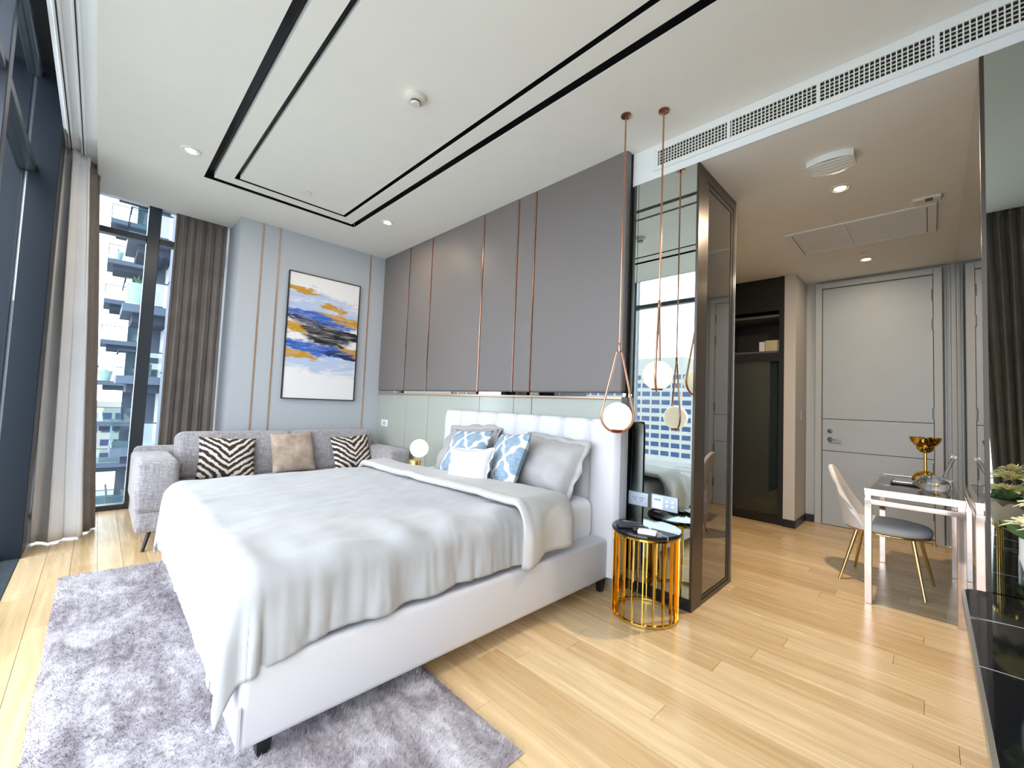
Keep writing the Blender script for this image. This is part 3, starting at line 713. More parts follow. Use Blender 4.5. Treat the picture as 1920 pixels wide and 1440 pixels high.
pillow('zebra_cushion', 0.45, 0.40, 0.14, 'zebra', (0.455, -0.500, 0.625), (R(-22), R(-3), R(92)), 'black and cream zebra cushion at the sofa end nearest the table lamp', 'cushion', 'zebra cushions', 6.4, 0.05)
pillow('beige_cushion', 0.42, 0.42, 0.15, 'suede', (0.440, -1.130, 0.660), (R(-20), R(-2), R(90)), 'plain beige suede cushion in the middle of the grey sofa', 'cushion', None, 9.2, 0.05)

# ---- painting
pf = thing('painting', 'tall framed abstract painting in blue, gold, black and white', 'painting', (0.0, -0.745, 1.216))
for lo, hi in (((0.002, -1.166, 1.216), (0.032, -1.156, 2.690)), ((0.002, -0.334, 1.216), (0.032, -0.324, 2.690)), ((0.002, -1.156, 1.216), (0.032, -0.334, 1.226)), ((0.002, -1.156, 2.680), (0.032, -0.334, 2.690))):
    box('frame', lo, hi, 'black', pf)
box('canvas', (0.003, -1.155, 1.227), (0.024, -0.335, 2.679), 'painting', pf)

# ---- rug
rug = thing('rug', 'shaggy mottled silver grey rug partly under the bed', 'rug', (2.7, -2.1, 0))
RX0, RX1, RY0, RY1 = 1.19, 4.15, -2.735, -1.465
def rugc(u, v):
    x = RX0+(RX1-RX0)*u; y_ = RY0+(RY1-RY0)*v
    x += 0.10*(v-0.0)*(1-u) ; x += 0.006*nz(y_*30, 1)*(1 if u < .01 else 0); y_ += 0.005*nz(x*30, 2)*(1 if v in (0.0, 1.0) else 0)
    e = min(1.0, min(u, 1-u)*60, min(v, 1-v)*26)
    return (x, y_, 0.004+e*(0.016+0.005*nz(x*30, y_*34)+0.003*nz(x*70, y_*70)))
grid_mesh('backing', 200, 90, rugc, 'rug', rug)
BV, BF = [], []
rng = random.Random(3)
for k in range(90000):
    u, v = rng.random(), rng.random(); p = Vector(rugc(u, v)); p.z -= 0.004
    a = rng.random()*2*pi; le = rng.uniform(0.012, 0.024); wd_ = rng.uniform(0.0012, 0.0024)
    fx = 0.8*nz(p.x*4, p.y*4, 1.0); fy_ = 0.8*nz(p.x*4, p.y*4, 7.0)
    tip = p+Vector((fx*le+cos(a)*le*0.6, fy_*le+sin(a)*le*0.6, le*0.75)); sd = Vector((-sin(a), cos(a), 0))*wd_
    i = len(BV); BV += [p-sd, p+sd, tip]; BF.append((i, i+1, i+2))
me = bpy.data.meshes.new('pile'); me.from_pydata([v-org(rug) for v in BV], [], BF); me.update()
po = link('pile', me, 'rug', rug, org(rug)); po['kind'] = 'stuff'

# ---- bedside tables (gold drum of vertical bars with black marble top)
def bedside(loc, label):
    t = thing('bedside_table', label, 'table', loc, group='gold drum bedside tables')
    c = Vector(loc); r = 0.195; H = 0.50
    lathe('marble_top', [(1e-6, H), (r+0.008, H), (r+0.013, H+0.006), (r+0.013, H+0.018), (r+0.008, H+0.024), (1e-6, H+0.024)], 'marble', t, c, 48)
    for zz in (0.004, H-0.014):
        lathe('ring', [(r-0.014, zz), (r, zz), (r, zz+0.012), (r-0.014, zz+0.012), (r-0.014, zz)], 'gold', t, c, 48)
    for k in range(20):
        a = 2*pi*k/20+0.1
        o = box('bar', (-0.011, -0.0032, -H/2+0.016), (0.007, 0.0032, H/2-0.014), 'gold', t, local=True)
        o.location = (cos(a)*(r-0.007), sin(a)*(r-0.007), H/2); o.rotation_euler = (0, 0, a)
    return t
bedside((3.930, -0.152, 0.0), 'gold barred bedside table under the pendant lamps beside the mirror')
bedside((1.452, -0.30, 0.0), 'gold barred bedside table between sofa and bed with the globe lamp')
tl = thing('table_lamp', 'glowing white globe lamp on a gold base between sofa and bed', 'lamp', (1.50, -0.31, 0.524))
lathe('base', [(1e-6, 0.0), (0.058, 0.0), (0.060, 0.004), (0.060, 0.125), (0.056, 0.130), (1e-6, 0.130)], 'gold', tl, (1.50, -0.31, 0.524), 32)
sphere('globe', (1.55, -0.30, 0.775), 0.092, 'globe', tl)

# ---- pendant lamps
def pendant(x, y_, ztop, zbot, zb, rb, rot, label):
    t = thing('pendant_lamp', label, 'pendant lamp', (x, y_, zbot), group='copper loop pendants')
    lathe('canopy', [(1e-6, ZC), (0.032, ZC), (0.032, ZC-0.010), (0.006, ZC-0.016), (1e-6, ZC-0.016)], 'copper_dark', t, (x, y_, 0), 24)
    tube('rod', [(x, y_, ZC-0.01), (x, y_, ztop+0.03)], 0.0055, 'copper', t, 8)
    lathe('ferrule', [(0.009, ztop-0.005), (0.009, ztop+0.045), (0.006, ztop+0.05)], 'copper', t, (x, y_, 0), 12)
    zc_ = zbot+0.105; r = 0.103; top_r = 0.016; pts = []
    zt = ztop-top_r
    # tangent teardrop: big circle at the bottom, small one at the top
    dz = zt-zc_; al = math.asin((r-top_r)/dz)
    for k in range(25):
        a = (pi-al)+(pi+2*al)*k/24
        pts.append((r*cos(a), zc_+r*sin(a)))
    for k in range(13):
        a = al+(pi-2*al)*k/12
        pts.append((top_r*cos(a), zt+top_r*sin(a)))
    P = [(x+p[0]*cos(rot), y_+p[0]*sin(rot), p[1]) for p in pts]
    tube('loop', P, 0.0068, 'copper', t, 8, True)
    sphere('globe', (x, y_, zb), rb, 'globe', t)
    lathe('globe_cup', [(1e-6, zb-rb-0.004), (0.030, zb-rb-0.002), (0.036, zb-rb+0.006), (0.034, zb-rb+0.008)], 'copper_dark', t, (x, y_, 0), 20)
    return t
pendant(3.814, -0.334, 1.615, 1.105, 1.205, 0.088, YAW+0.05, 'lower copper loop pendant with glowing globe in front of the headboard')
pendant(4.012, -0.216, 1.881, 1.368, 1.466, 0.088, YAW+1.10, 'higher copper loop pendant with glowing globe in front of the mirror')

# ---- outlets on the mirror, switches
def outlet(x0, x1, z0, z1, label, usb):
    t = thing('wall_outlet', label, 'outlet', ((x0+x1)/2, YS, z0), group='outlets on the mirror')
    box('plate', (x0, YS-0.009, z0), (x1, YS, z1), 'plate', t, 0.004, 2)
    zc_ = (z0+z1)/2; w = x1-x0
    if not usb:
        for k in (0.34, 0.68):
            xc = x0+w*k
            for dx, dz in ((-0.010, 0.008), (0.010, 0.008), (0, -0.010)): box('pin_hole', (xc+dx-0.0028, YS-0.0098, zc_+dz-0.004), (xc+dx+0.0028, YS-0.0085, zc_+dz+0.004), 'black_plastic', t)
    else:
        box('module', (x0+0.010, YS-0.0105, z0+0.008), (x0+w*0.45, YS-0.008, z1-0.008), 'plastic', t, 0.002, 1)
        box('blue_mark', (x0+0.022, YS-0.0115, zc_+0.010), (x0+w*0.38, YS-0.010, zc_+0.022), 'plate_blue', t)
        for dx in (0.62, 0.82):
            for dz in (-0.014, 0.014):
                o = lathe('button', [(0.009, 0), (0.009, 0.004), (1e-6, 0.005)], 'plastic', t, (0, 0, 0), 14, local=True); o.location = Vector((x0+w*dx, YS-0.009, zc_+dz))-org(t); o.rotation_euler = (R(90), 0, 0)
outlet(3.675, 3.822, 0.590, 0.682, 'pale twin socket plate on the mirror nearest the headboard', False)
outlet(3.846, 4.028, 0.592, 0.690, 'pale switch plate with blue mark and four buttons on the mirror', True)
t = thing('wall_switch', 'small square white switch on the pale glass panel by the sofa', 'switch', (0.193, 0.03, 0.905))
box('plate', (0.110, 0.022, 0.905), (0.276, 0.030, 0.992), 'plastic', t, 0.003, 1); box('rocker', (0.155, 0.019, 0.925), (0.232, 0.023, 0.972), 'plate', t, 0.002, 1)
t = thing('wall_switch', 'slim vertical switch on the warm grey pier beside the door', 'switch', (4.098, 3.30, 1.20))
box('plate', (4.098, 3.262, 1.205), (4.106, 3.338, 1.335), 'plate', t, 0.003, 1); box('rocker', (4.105, 3.285, 1.23), (4.110, 3.315, 1.31), 'silver', t, 0.002, 1)

# ---- remotes on the bedside table
def remote(cx, cy, L, W, H, rz, mat, label, btn, rows, cols):
    t = thing('remote_control', label, 'remote', (cx, cy, 0.5245), (0, 0, rz), 'remotes on the bedside table')
    box('body', (-L/2, -W/2, 0), (L/2, W/2, H), mat, t, 0.006, 3, local=True)
    for i in range(rows):
        for j in range(cols):
            xx = -L*0.36+L*0.72*i/(rows-1); yy = -W*0.26+W*0.52*j/max(1, cols-1)
            box('button', (xx-0.004, yy-0.003, H-0.001), (xx+0.004, yy+0.003, H+0.002), btn, t, local=True)
    return t
remote(3.845, -0.215, 0.15, 0.042, 0.020, R(38), 'black_plastic', 'black remote with grey buttons nearest the bed', 'grey_plastic', 8, 3)
remote(3.882, -0.250, 0.16, 0.042, 0.020, R(40), 'black_plastic', 'black remote with grey buttons in the middle of the marble top', 'grey_plastic', 8, 3)
remote(3.955, -0.262, 0.10, 0.045, 0.018, R(40), 'black_plastic', 'short plain black remote beside the white one', 'black', 2, 1)
remote(4.005, -0.285, 0.105, 0.060, 0.022, R(20), 'plastic', 'white air conditioner remote on the marble top', 'plate', 3, 2)

# ---- desk
DX0, DX1, DY0, DY1, DH = 4.855, 5.335, 1.180, 2.400, 0.775
dk = thing('desk', 'narrow polished chrome desk with black marble top against the mirror wall', 'desk', ((DX0+DX1)/2, (DY0+DY1)/2, 0))
LG = 0.040
for lx in (DX0, DX1-LG):
    for ly in (DY0, DY1-LG): box('leg', (lx, ly, 0), (lx+LG, ly+LG, DH-0.075), 'chrome', dk, 0.002, 1)
for z0, z1 in ((DH-0.105, DH-0.070), (DH-0.045, DH-0.008)):
    box('rail', (DX0, DY0, z0), (DX1, DY0+0.03, z1), 'chrome', dk, 0.002, 1); box('rail', (DX0, DY1-0.03, z0), (DX1, DY1, z1), 'chrome', dk, 0.002, 1)
    box('rail', (DX0, DY0+0.03, z0), (DX0+0.03, DY1-0.03, z1), 'chrome', dk, 0.002, 1); box('rail', (DX1-0.03, DY0+0.03, z0), (DX1, DY1-0.03, z1), 'chrome', dk, 0.002, 1)
for lx in (DX0+0.005, DX1-LG+0.005):
    for ly in (DY0+0.005, DY1-LG+0.005): box('spacer', (lx, ly, DH-0.072), (lx+0.03, ly+0.03, DH-0.043), 'chrome', dk)
box('top', (DX0+0.028, DY0+0.028, DH-0.020), (DX1-0.028, DY1-0.028, DH-0.001), 'marble', dk)
for a in (DX0+0.0, DX1-0.028): box('top_rim', (a, DY0, DH-0.009), (a+0.028, DY1, DH), 'chrome', dk)
for a in (DY0+0.0, DY1-0.028): box('top_rim', (DX0+0.028, a, DH-0.009), (DX1-0.028, a+0.028, DH), 'chrome', dk)
# on the desk
gx, gy = 5.150, 2.18
cs = thing('candle_stand', 'polished gold goblet shaped stand with double bowl on the desk', 'candle stand', (gx, gy, DH))
lathe('foot', [(1e-6, 0), (0.082, 0), (0.084, 0.006), (0.078, 0.030), (0.060, 0.056), (0.034, 0.074), (0.012, 0.082)], 'gold', cs, (gx, gy, DH), 36)
lathe('stem', [(0.010, 0.080), (0.010, 0.235)], 'gold', cs, (gx, gy, DH), 16)
lathe('lower_bowl', [(0.012, 0.222), (0.036, 0.232), (0.052, 0.252), (0.056, 0.275), (0.02, 0.275)], 'gold', cs, (gx, gy, DH), 36)
lathe('upper_bowl', [(0.030, 0.262), (0.066, 0.282), (0.090, 0.315), (0.099, 0.350), (0.094, 0.350), (0.084, 0.318), (0.060, 0.290), (1e-6, 0.28)], 'gold', cs, (gx, gy, DH), 40)
bx_, by_ = 5.195, 1.50
gb = thing('glass_bowl', 'squat clear glass vessel with a slanted glass stick on the desk', 'glass vessel', (bx_, by_, DH))
lathe('body', [(1e-6, 0.0), (0.055, 0.002), (0.082, 0.020), (0.092, 0.048), (0.080, 0.082), (0.050, 0.104), (1e-6, 0.110)], 'clear_glass', gb, (bx_, by_, DH), 40)
tube('stick', [(bx_+0.05, by_+0.03, DH+0.10), (bx_+0.105, by_+0.20, DH+0.24)], [0.008, 0.014], 'clear_glass', gb, 8)
tr = thing('tray', 'small flat black and silver tray lying on the desk', 'tray', (5.04, 1.80, DH))
box('body', (4.965, 1.66, DH), (5.125, 1.92, DH+0.014), 'black_plastic', tr, 0.004, 2); box('silver_lid', (4.975, 1.68, DH+0.014), (5.09, 1.90, DH+0.020), 'silver', tr, 0.003, 1)

# ---- chair (shell back on the left, facing the mirror wall)
ch = thing('chair', 'pale velvet shell chair with slim gold legs at the desk', 'chair', (4.93, 1.765, 0))
def seatf(u, v, up_):
    a = 2*pi*u; r = v
    x = 0.245*cos(a)*r+0.01; y_ = 0.225*sin(a)*r
    z = (0.478-0.050*r**6 - 0.006*cos(a)*r) if up_ else 0.405+0.002*r
    return (4.935+x, 1.765+y_, z)
def disc(name, fn, mat, parent, nr=10, na=40):
    V = [fn(0, 0)]; Fc = []
    for j in range(1, nr+1):
        for i in range(na): V.append(fn(i/na, j/nr))
    for i in range(na): Fc.append((0, 1+i, 1+(i+1) % na))
    for j in range(nr-1):
        for i in range(na): Fc.append((1+j*na+i, 1+j*na+(i+1) % na, 1+(j+1)*na+(i+1) % na, 1+(j+1)*na+i))
    return mesh(name, V, Fc, mat, parent, True)
def seat_vf(c, a_, b_, prof):
    V = []; Fc = []; n_ = 44
    for (s_, z) in prof:
        for k in range(n_): V.append((c[0]+a_*s_*cos(2*pi*k/n_), c[1]+b_*s_*sin(2*pi*k/n_), z))
    for i in range(len(prof)-1):
        for k in range(n_): Fc.append((i*n_+k, i*n_+(k+1) % n_, (i+1)*n_+(k+1) % n_, (i+1)*n_+k))
    Fc.append(tuple(range(n_))); Fc.append(tuple((len(prof)-1)*n_+k for k in range(n_)))
    return V, Fc
v_, f_ = seat_vf((4.945, 1.765), 0.250, 0.230, [(0.90, 0.402), (0.97, 0.408), (1.0, 0.428), (0.985, 0.452), (0.92, 0.468), (0.75, 0.476), (0.4, 0.478)])
mesh('seat', v_, f_, 'cream', ch, True)
rg = tube('gold_ring', [(4.945+0.246*cos(2*pi*k/48), 1.765+0.226*sin(2*pi*k/48), 0.402) for k in range(48)], 0.009, 'brass', ch, 8, True)
def shell(u, v):
    a = pi+(u-0.5)*2.35*(1-0.30*v)                 # wraps round the left side (-x)
    lean = 0.13*v**1.4; rx, ry = 0.255, 0.240
    top = 0.865-0.40*abs(2*u-1)**2.4*0.55
    z = 0.41+(top-0.41)*v
    return (4.945+rx*cos(a)*(1-0.05*v)-lean*0.9, 1.765+ry*sin(a)*(1-0.08*v), z)
so_ = grid_mesh('backrest', 36, 22, shell, 'cream', ch, solid=0.034, sub=1)
for (fx_, fy_, tx, ty) in ((4.672, 1.568, 4.775, 1.64), (4.722, 2.010, 4.79, 1.89), (5.150, 1.528, 5.085, 1.63), (5.195, 1.984, 5.11, 1.90)):
    tube('leg', [(tx, ty, 0.405), (fx_, fy_, 0.0)], [0.014, 0.009], 'brass', ch, 10)

# ---- wardrobe
wb2 = thing('wardrobe', 'dark built-in wardrobe with smoked glass front and open shelves', 'wardrobe', (3.65, 3.3, 0))
box('back_panel', (3.305, YD-0.02, 0.0), (3.98, YD, ZS-0.002), 'ward', wb2); box('side_panel', (3.945, 3.015, 0.0), (3.982, YD-0.02, ZS-0.002), 'ward', wb2); box('side_panel', (3.302, 3.015, 0.0), (3.32, YD-0.02, ZS-0.002), 'ward', wb2)
box('plinth', (3.32, 3.005, 0.0), (3.945, 3.04, 0.085), 'black', wb2); box('top_panel', (3.32, 3.015, 2.50), (3.945, 3.035, ZS-0.002), 'black', wb2)
for zz in (1.995, 2.43): box('shelf', (3.32, 3.05, zz), (3.945, YD-0.02, zz+0.028), 'grey_plastic', wb2)
box('rail', (3.32, 3.012, 1.895), (3.945, 3.04, 1.995), 'black', wb2)
box('glass_front', (3.32, 3.020, 0.085), (3.945, 3.026, 1.895), 'wardrobe_glass', wb2)
box('stile', (3.93, 3.000, 0.0), (3.984, 3.018, ZS-0.002), 'black', wb2)
MAT['ward_fab'] = M('dark_linen_panel', srgb(84, 94, 96), 0.6, vary=0.12, vscale=30)
box('inner_panel', (3.325, 3.10, 0.09), (3.94, 3.12, 1.89), 'ward_fab', wb2)
bxo = box('storage_box', (3.76, 3.10, 2.0235), (3.925, 3.32, 2.16), 'beige_box', None, 0.004, 1); tag(bxo, 'beige storage box on the dark wardrobe shelf', 'box')
bxo = box('storage_box', (3.69, 3.12, 2.0235), (3.752, 3.26, 2.15), 'plastic', None, 0.003, 1); tag(bxo, 'narrow white box beside the beige box in the wardrobe', 'box')

# ---- console with marble top, potted flowers
cn = thing('console', 'low black marble topped console with steel edge at the right', 'console', (5.56, -0.95, 0))
CZ0 = 0.547
def rr_poly(x0, x1, y0, y1, r, corners):
    P = []
    for (cx, cy, a0, rad) in ((x1-0.001, y1-0.001, 0, 0.001), (x0+r, y1-r, 90, r), (x0+0.001, y0+0.001, 180, 0.001), (x1-0.001, y0+0.001, 270, 0.001)):
        for k in range(7): a = R(a0+90*k/6); P.append((cx+rad*cos(a), cy+rad*sin(a)))
    return P
def prism(name, P, z0, z1, mat, parent):
    n_ = len(P); V = [(p[0], p[1], z0) for p in P]+[(p[0], p[1], z1) for p in P]
    Fc = [tuple(range(n_)), tuple(range(n_, 2*n_))]+[(k, (k+1) % n_, n_+(k+1) % n_, n_+k) for k in range(n_)]
    return mesh(name, V, Fc, mat, parent)
prism('marble_top', rr_poly(5.285, 5.90, -2.15, 0.072, 0.05, None), CZ0-0.022, CZ0, 'marble', cn)
prism('steel_edge', rr_poly(5.275, 5.90, -2.16, 0.078, 0.055, None), CZ0-0.040, CZ0-0.004, 'silver', cn)
box('body', (5.33, -2.10, 0.14), (5.90, 0.05, CZ0-0.04), 'black', cn, 0.004, 1)
for yy in (-1.39, -0.68): box('drawer_gap', (5.3285, yy-0.003, 0.15), (5.331, yy+0.003, CZ0-0.05), 'silver', cn)
for lx, ly in ((5.36, -0.02), (5.36, -2.06), (5.86, -0.02), (5.86, -2.06)): box('leg', (lx-0.015, ly-0.015, 0), (lx+0.015, ly+0.015, 0.14), 'silver', cn)

def flower(t, c, r, seed):
    rng = random.Random(seed); hd = None; V = []; Fc = []
    for k in range(14):
        a = 2*pi*k/14*1.618*3; tilt = 0.25+0.95*(k/14); L = r*(0.75+0.35*k/14); W = r*0.55
        ax = Vector((cos(a), sin(a), 0)); side = Vector((-sin(a), cos(a), 0)); b = len(V)
        for j in range(5):
            s_ = j/4; out = ax*sin(tilt*(0.4+0.8*s_))*L*s_ + Vector((0, 0, 1))*cos(tilt*(0.5+0.9*s_))*L*s_*0.9
            for i in (-1, 0, 1):
                wv = W*sin(pi*(0.12+0.8*s_))*(0.5)*i
                V.append(Vector(c)+out+side*wv+Vector((0, 0, 0.12*W*abs(i)))+Vector((rng.uniform(-1, 1), rng.uniform(-1, 1), rng.uniform(-1, 1)))*r*0.03)
        for j in range(4):
            for i in range(2): Fc.append((b+j*3+i, b+j*3+i+1, b+(j+1)*3+i+1, b+(j+1)*3+i))
    f = mesh('bloom', V, Fc, 'petal', t, True)
    sphere('stamen', (c[0], c[1], c[2]+r*0.35), r*0.16, 'stamen', f, n=10)
def flower_pot(x, y_, zpot, r, hp, stand, label, seed):
    t = thing('flower_pot', label, 'flower pot', (x, y_, CZ0), group='pots of cream flowers on the console')
    if stand:
        for k in range(4):
            a = pi/4+pi/2*k; tube('stand_leg', [(x+cos(a)*r*0.82, y_+sin(a)*r*0.82, CZ0), (x+cos(a)*r*0.82, y_+sin(a)*r*0.82, zpot+0.03)], 0.008, 'gold', t, 8)
        lathe('stand_ring', [(r*0.86, zpot-0.008), (r*0.90, zpot-0.008), (r*0.90, zpot+0.006), (r*0.86, zpot+0.006), (r*0.86, zpot-0.008)], 'gold', t, (x, y_, 0), 32)
    lathe('pot', [(1e-6, zpot), (r*0.80, zpot), (r*0.86, zpot+0.01), (r, zpot+0.06), (r, zpot+hp), (r*0.94, zpot+hp), (r*0.92, zpot+hp-0.02), (1e-6, zpot+hp-0.02)], 'pot', t, (x, y_, 0), 36)
    for k in range(12):
        a = 2*pi*k/12; V = []; base = Vector((x+cos(a)*r*0.6, y_+sin(a)*r*0.6, zpot+hp-0.015)); d = Vector((cos(a), sin(a), 0.55)); sd = Vector((-sin(a), cos(a), 0))
        for s_, w in ((0, 0.012), (0.5, 0.030), (1.0, 0.002)): V += [base+d*0.085*s_-sd*w, base+d*0.085*s_+sd*w]
        mesh('leaf', V, [(0, 1, 3, 2), (2, 3, 5, 4)], 'leaf', t, True)
    rng = random.Random(seed)
    for k in range(11):
        a = 2*pi*k/6 if k < 6 else 2*pi*(k-6)/4+0.4; rr = r*0.70 if k < 6 else (r*0.40 if k < 10 else 0); hz_ = 0.015 if k < 6 else (0.085 if k < 10 else 0.13)
        flower(t, (x+cos(a)*rr, y_+sin(a)*rr, zpot+hp+hz_+rng.uniform(0, 0.02)), r*0.74, seed+k)
flower_pot(5.478, -0.45, 0.755, 0.088, 0.130, True, 'white pot of cream flowers on a gold stand at the right edge', 11)
flower_pot(5.62, -1.12, 0.549, 0.075, 0.22, False, 'slim white pot of cream flowers seen only in the mirror panel', 29)

# ---- curtains
def curtain(name, bot, top, z0, z1, amp, nf, mat, label, seed, thick=0.006, rows=30, per=14, gather=0.7):
    """bot, top: plan polylines of the hem and of the heading; pleats run across them"""
    def walker(path):
        P = [Vector((p[0], p[1], 0)) for p in path]; seg = [(P[i+1]-P[i]).length for i in range(len(P)-1)]; tot = sum(seg)
        def at(s_):
            d = s_*tot
            for i, L in enumerate(seg):
                if d <= L or i == len(seg)-1:
                    t_ = (P[i+1]-P[i]).normalized(); return P[i]+t_*d, Vector((-t_.y, t_.x, 0))
                d -= L
        return at
    A, B = walker(bot), walker(top); n_ = int(nf*per)+1
    def plan(u, v):
        pa, na = A(u); pb, nb = B(u); k = gather+(1-gather)*ss((1-v)*1.6)
        p = pa.lerp(pb, v); nn = na.lerp(nb, v).normalized()
        ph = 2*pi*nf*u+0.8*nz(u*nf*0.7, seed, v*0.7)
        a = amp*k*(sin(ph)+0.22*sin(2.3*ph+seed)+0.45*nz(u*4, v*2.2, seed)+0.10*nz(u*9, v*9, seed+3))
        return p+nn*a+Vector((nn.y, -nn.x, 0))*(0.35*amp*k*sin(2*ph+0.6)), ph
    t = thing(name, label, 'curtain', (bot[0][0], bot[0][1], z0))
    def fn(u, v):
        q, ph = plan(u, v); return (q.x, q.y, z0+(z1-z0)*v)
    grid_mesh('fabric', n_, rows, fn, mat, t, solid=thick)
    def head(u, v):
        q, ph = plan(u, 1-(1-v)*0.025); return (q.x, q.y, z1-0.075+0.085*v)
    grid_mesh('heading_tape', n_, 3, head, mat, t, solid=thick*1.9)
    return t
curtain('curtain', [(0.215, -2.945), (0.225, -2.80), (0.16, -2.655)], [(0.25, -2.965), (0.24, -2.89), (0.18, -2.815)], 0.012, 3.18, 0.044, 1.9, 'lining', 'silver grey lined curtain gathered beside the dark column', 2.0, thick=0.008, rows=44, per=26)
curtain('curtain', [(0.10, -2.665), (0.02, -2.60), (-0.10, -2.585)], [(0.14, -2.815), (0.02, -2.765), (-0.10, -2.755)], 0.012, 3.18, 0.016, 2.2, 'taupe', 'narrow taupe curtain hanging against the silver curtain', 5.0)
curtain('curtain', [(-0.585, -2.15), (-0.585, -1.685)], [(-0.585, -2.15), (-0.585, -1.685)], 0.012, 3.215, 0.052, 5.5, 'taupe', 'taupe pleated curtain between end window and grey wall', 9.0)
curtain('curtain', [(5.60, -2.84), (5.88, -2.84)], [(5.46, -2.84), (5.88, -2.84)], 0.012, 3.18, 0.045, 6, 'taupe', 'taupe curtain at the right end, seen in the mirror panel', 13.0)

# ---- ceiling fittings
def downlight(x, y_, z, label, group, watts=5):
    t = thing('downlight', label, 'downlight', (x, y_, z), group=group)
    lathe('trim_ring', [(0.050, 0.001), (0.066, 0.001), (0.066, -0.004), (0.060, -0.007), (0.050, -0.007), (0.046, 0.001)], 'plastic', t, (x, y_, z), 32, caps=False)
    lathe('reflector', [(0.050, -0.001), (0.040, 0.0005), (0.036, -0.003)], 'reflector', t, (x, y_, z), 32, caps=False)
    lathe('bulb', [(1e-6, -0.004), (0.034, -0.004), (0.036, -0.002), (0.030, 0.0)], 'bulb', t, (x, y_, z), 24)
    ld = bpy.data.lights.new('downlight_lamp', 'AREA'); ld.shape = 'DISK'; ld.size = 0.07; ld.energy = watts; ld.color = (1.0, 0.80, 0.58)
    lo = bpy.data.objects.new('lamp', ld); COL.objects.link(lo); lo.parent = t; lo.location = (0, 0, -0.012)
downlight(1.096, -2.234, ZC, 'glowing ceiling downlight nearest the silver curtain', 'bedroom downlights')
downlight(1.096, -0.554, ZC, 'glowing ceiling downlight nearest the padded headboard wall', 'bedroom downlights')
downlight(4.736, 1.049, ZS, 'glowing passage downlight just in front of the wavy white box', 'passage downlights', 36)
downlight(4.722, 2.891, ZS, 'glowing passage downlight nearest the entrance door', 'passage downlights', 3)
t = thing('smoke_detector', 'round cream smoke detector in the middle of the ceiling', 'smoke detector', (2.935, -1.345, ZC))
c0 = (2.935, -1.345, ZC)
lathe('base', [(1e-6, 0), (0.062, 0), (0.064, -0.006), (0.062, -0.022), (0.052, -0.030), (0.030, -0.034), (1e-6, -0.034)], 'cream_plastic', t, c0, 36)
lathe('sensor_cap', [(0.030, -0.030), (0.030, -0.050), (0.026, -0.055), (1e-6, -0.055)], 'cream_plastic', t, c0, 28)
lathe('gap_ring', [(0.0305, -0.034), (0.0312, -0.038), (0.0305, -0.042)], 'black_plastic', t, c0, 28, caps=False)
def cover(x, y_, z, label):
    t = thing('sprinkler_cover', label, 'sprinkler', (x, y_, z), group='ceiling sprinkler covers')
    lathe('plate', [(1e-6, -0.009), (0.038, -0.009), (0.040, -0.006), (0.038, -0.004)], 'plastic', t, (x, y_, z), 28); lathe('collar', [(0.030, 0), (0.030, -0.005)], 'grey_plastic', t, (x, y_, z), 20)
cover(1.099, -1.376, ZC, 'flat white sprinkler disc inside the ceiling grooves')
cover(4.715, 2.70, ZS, 'flat white sprinkler disc next to the passage downlight by the door')
# long air grille in the bulkhead
vg = thing('air_grille', 'long white air conditioning grille in the bulkhead over the passage', 'air grille', (4.85, YS, 2.949))
VX0, VX1, GZ0, GZ1 = 3.800, 5.905, 2.981, 3.086
box('frame_bar', (VX0, YS-0.014, 2.949), (VX1, YS, GZ0), 'plastic', vg, 0.003, 1); box('frame_bar', (VX0, YS-0.014, GZ1), (VX1, YS, 3.124), 'plastic', vg, 0.003, 1)
box('frame_bar', (VX0, YS-0.014, GZ0), (3.836, YS, GZ1), 'plastic', vg); box('frame_bar', (VX1-0.03, YS-0.014, GZ0), (VX1, YS, GZ1), 'plastic', vg)
box('dark_duct', (3.836, YS-0.0035, GZ0), (VX1-0.03, YS-0.001, GZ1), 'black_matt', vg)
for xx in (4.301, 4.761, 5.219, 5.675): box('divider', (xx-0.009, YS-0.012, GZ0), (xx+0.009, YS-0.0035, GZ1), 'plastic', vg)
xx = 3.848
while xx < VX1-0.035:
    if min(abs(xx-d) for d in (4.301, 4.761, 5.219, 5.675)) > 0.012: piece('vertical_blade', (xx-0.0026, YS-0.011, GZ0), (xx+0.0026, YS-0.005, GZ1), 'plastic', vg)
    xx += 0.0205
for k in range(1, 5):
    zz = GZ0+(GZ1-GZ0)*k/5; piece('horizontal_blade', (3.836, YS-0.0068, zz-0.0028), (VX1-0.03, YS-0.0036, zz+0.0028), 'cream_plastic', vg)
# ceiling access point
t = thing('ceiling_speaker_box', 'white lens shaped box with wavy ridges on the passage ceiling', 'ceiling box', (4.745, 0.60, ZS-0.05))
def lens(u, v):
    x = 4.625+0.24*u; hw = 0.065+0.035*(1-(2*u-1)**2); y_ = 0.60-hw+2*hw*v
    return (x, y_, ZS-0.048+0.004*sin(v*2*pi*5)+0.012*(2*u-1)**2)
grid_mesh('ridged_cover', 24, 60, lens, 'plastic', t)
P = [(4.625+0.24*u, 0.60-(0.065+0.035*(1-(2*u-1)**2))) for u in [k/12 for k in range(13)]]+[(4.625+0.24*u, 0.60+(0.065+0.035*(1-(2*u-1)**2))) for u in [1-k/12 for k in range(13)]]
prism('housing', P, ZS-0.040, ZS-0.0005, 'plastic', t)
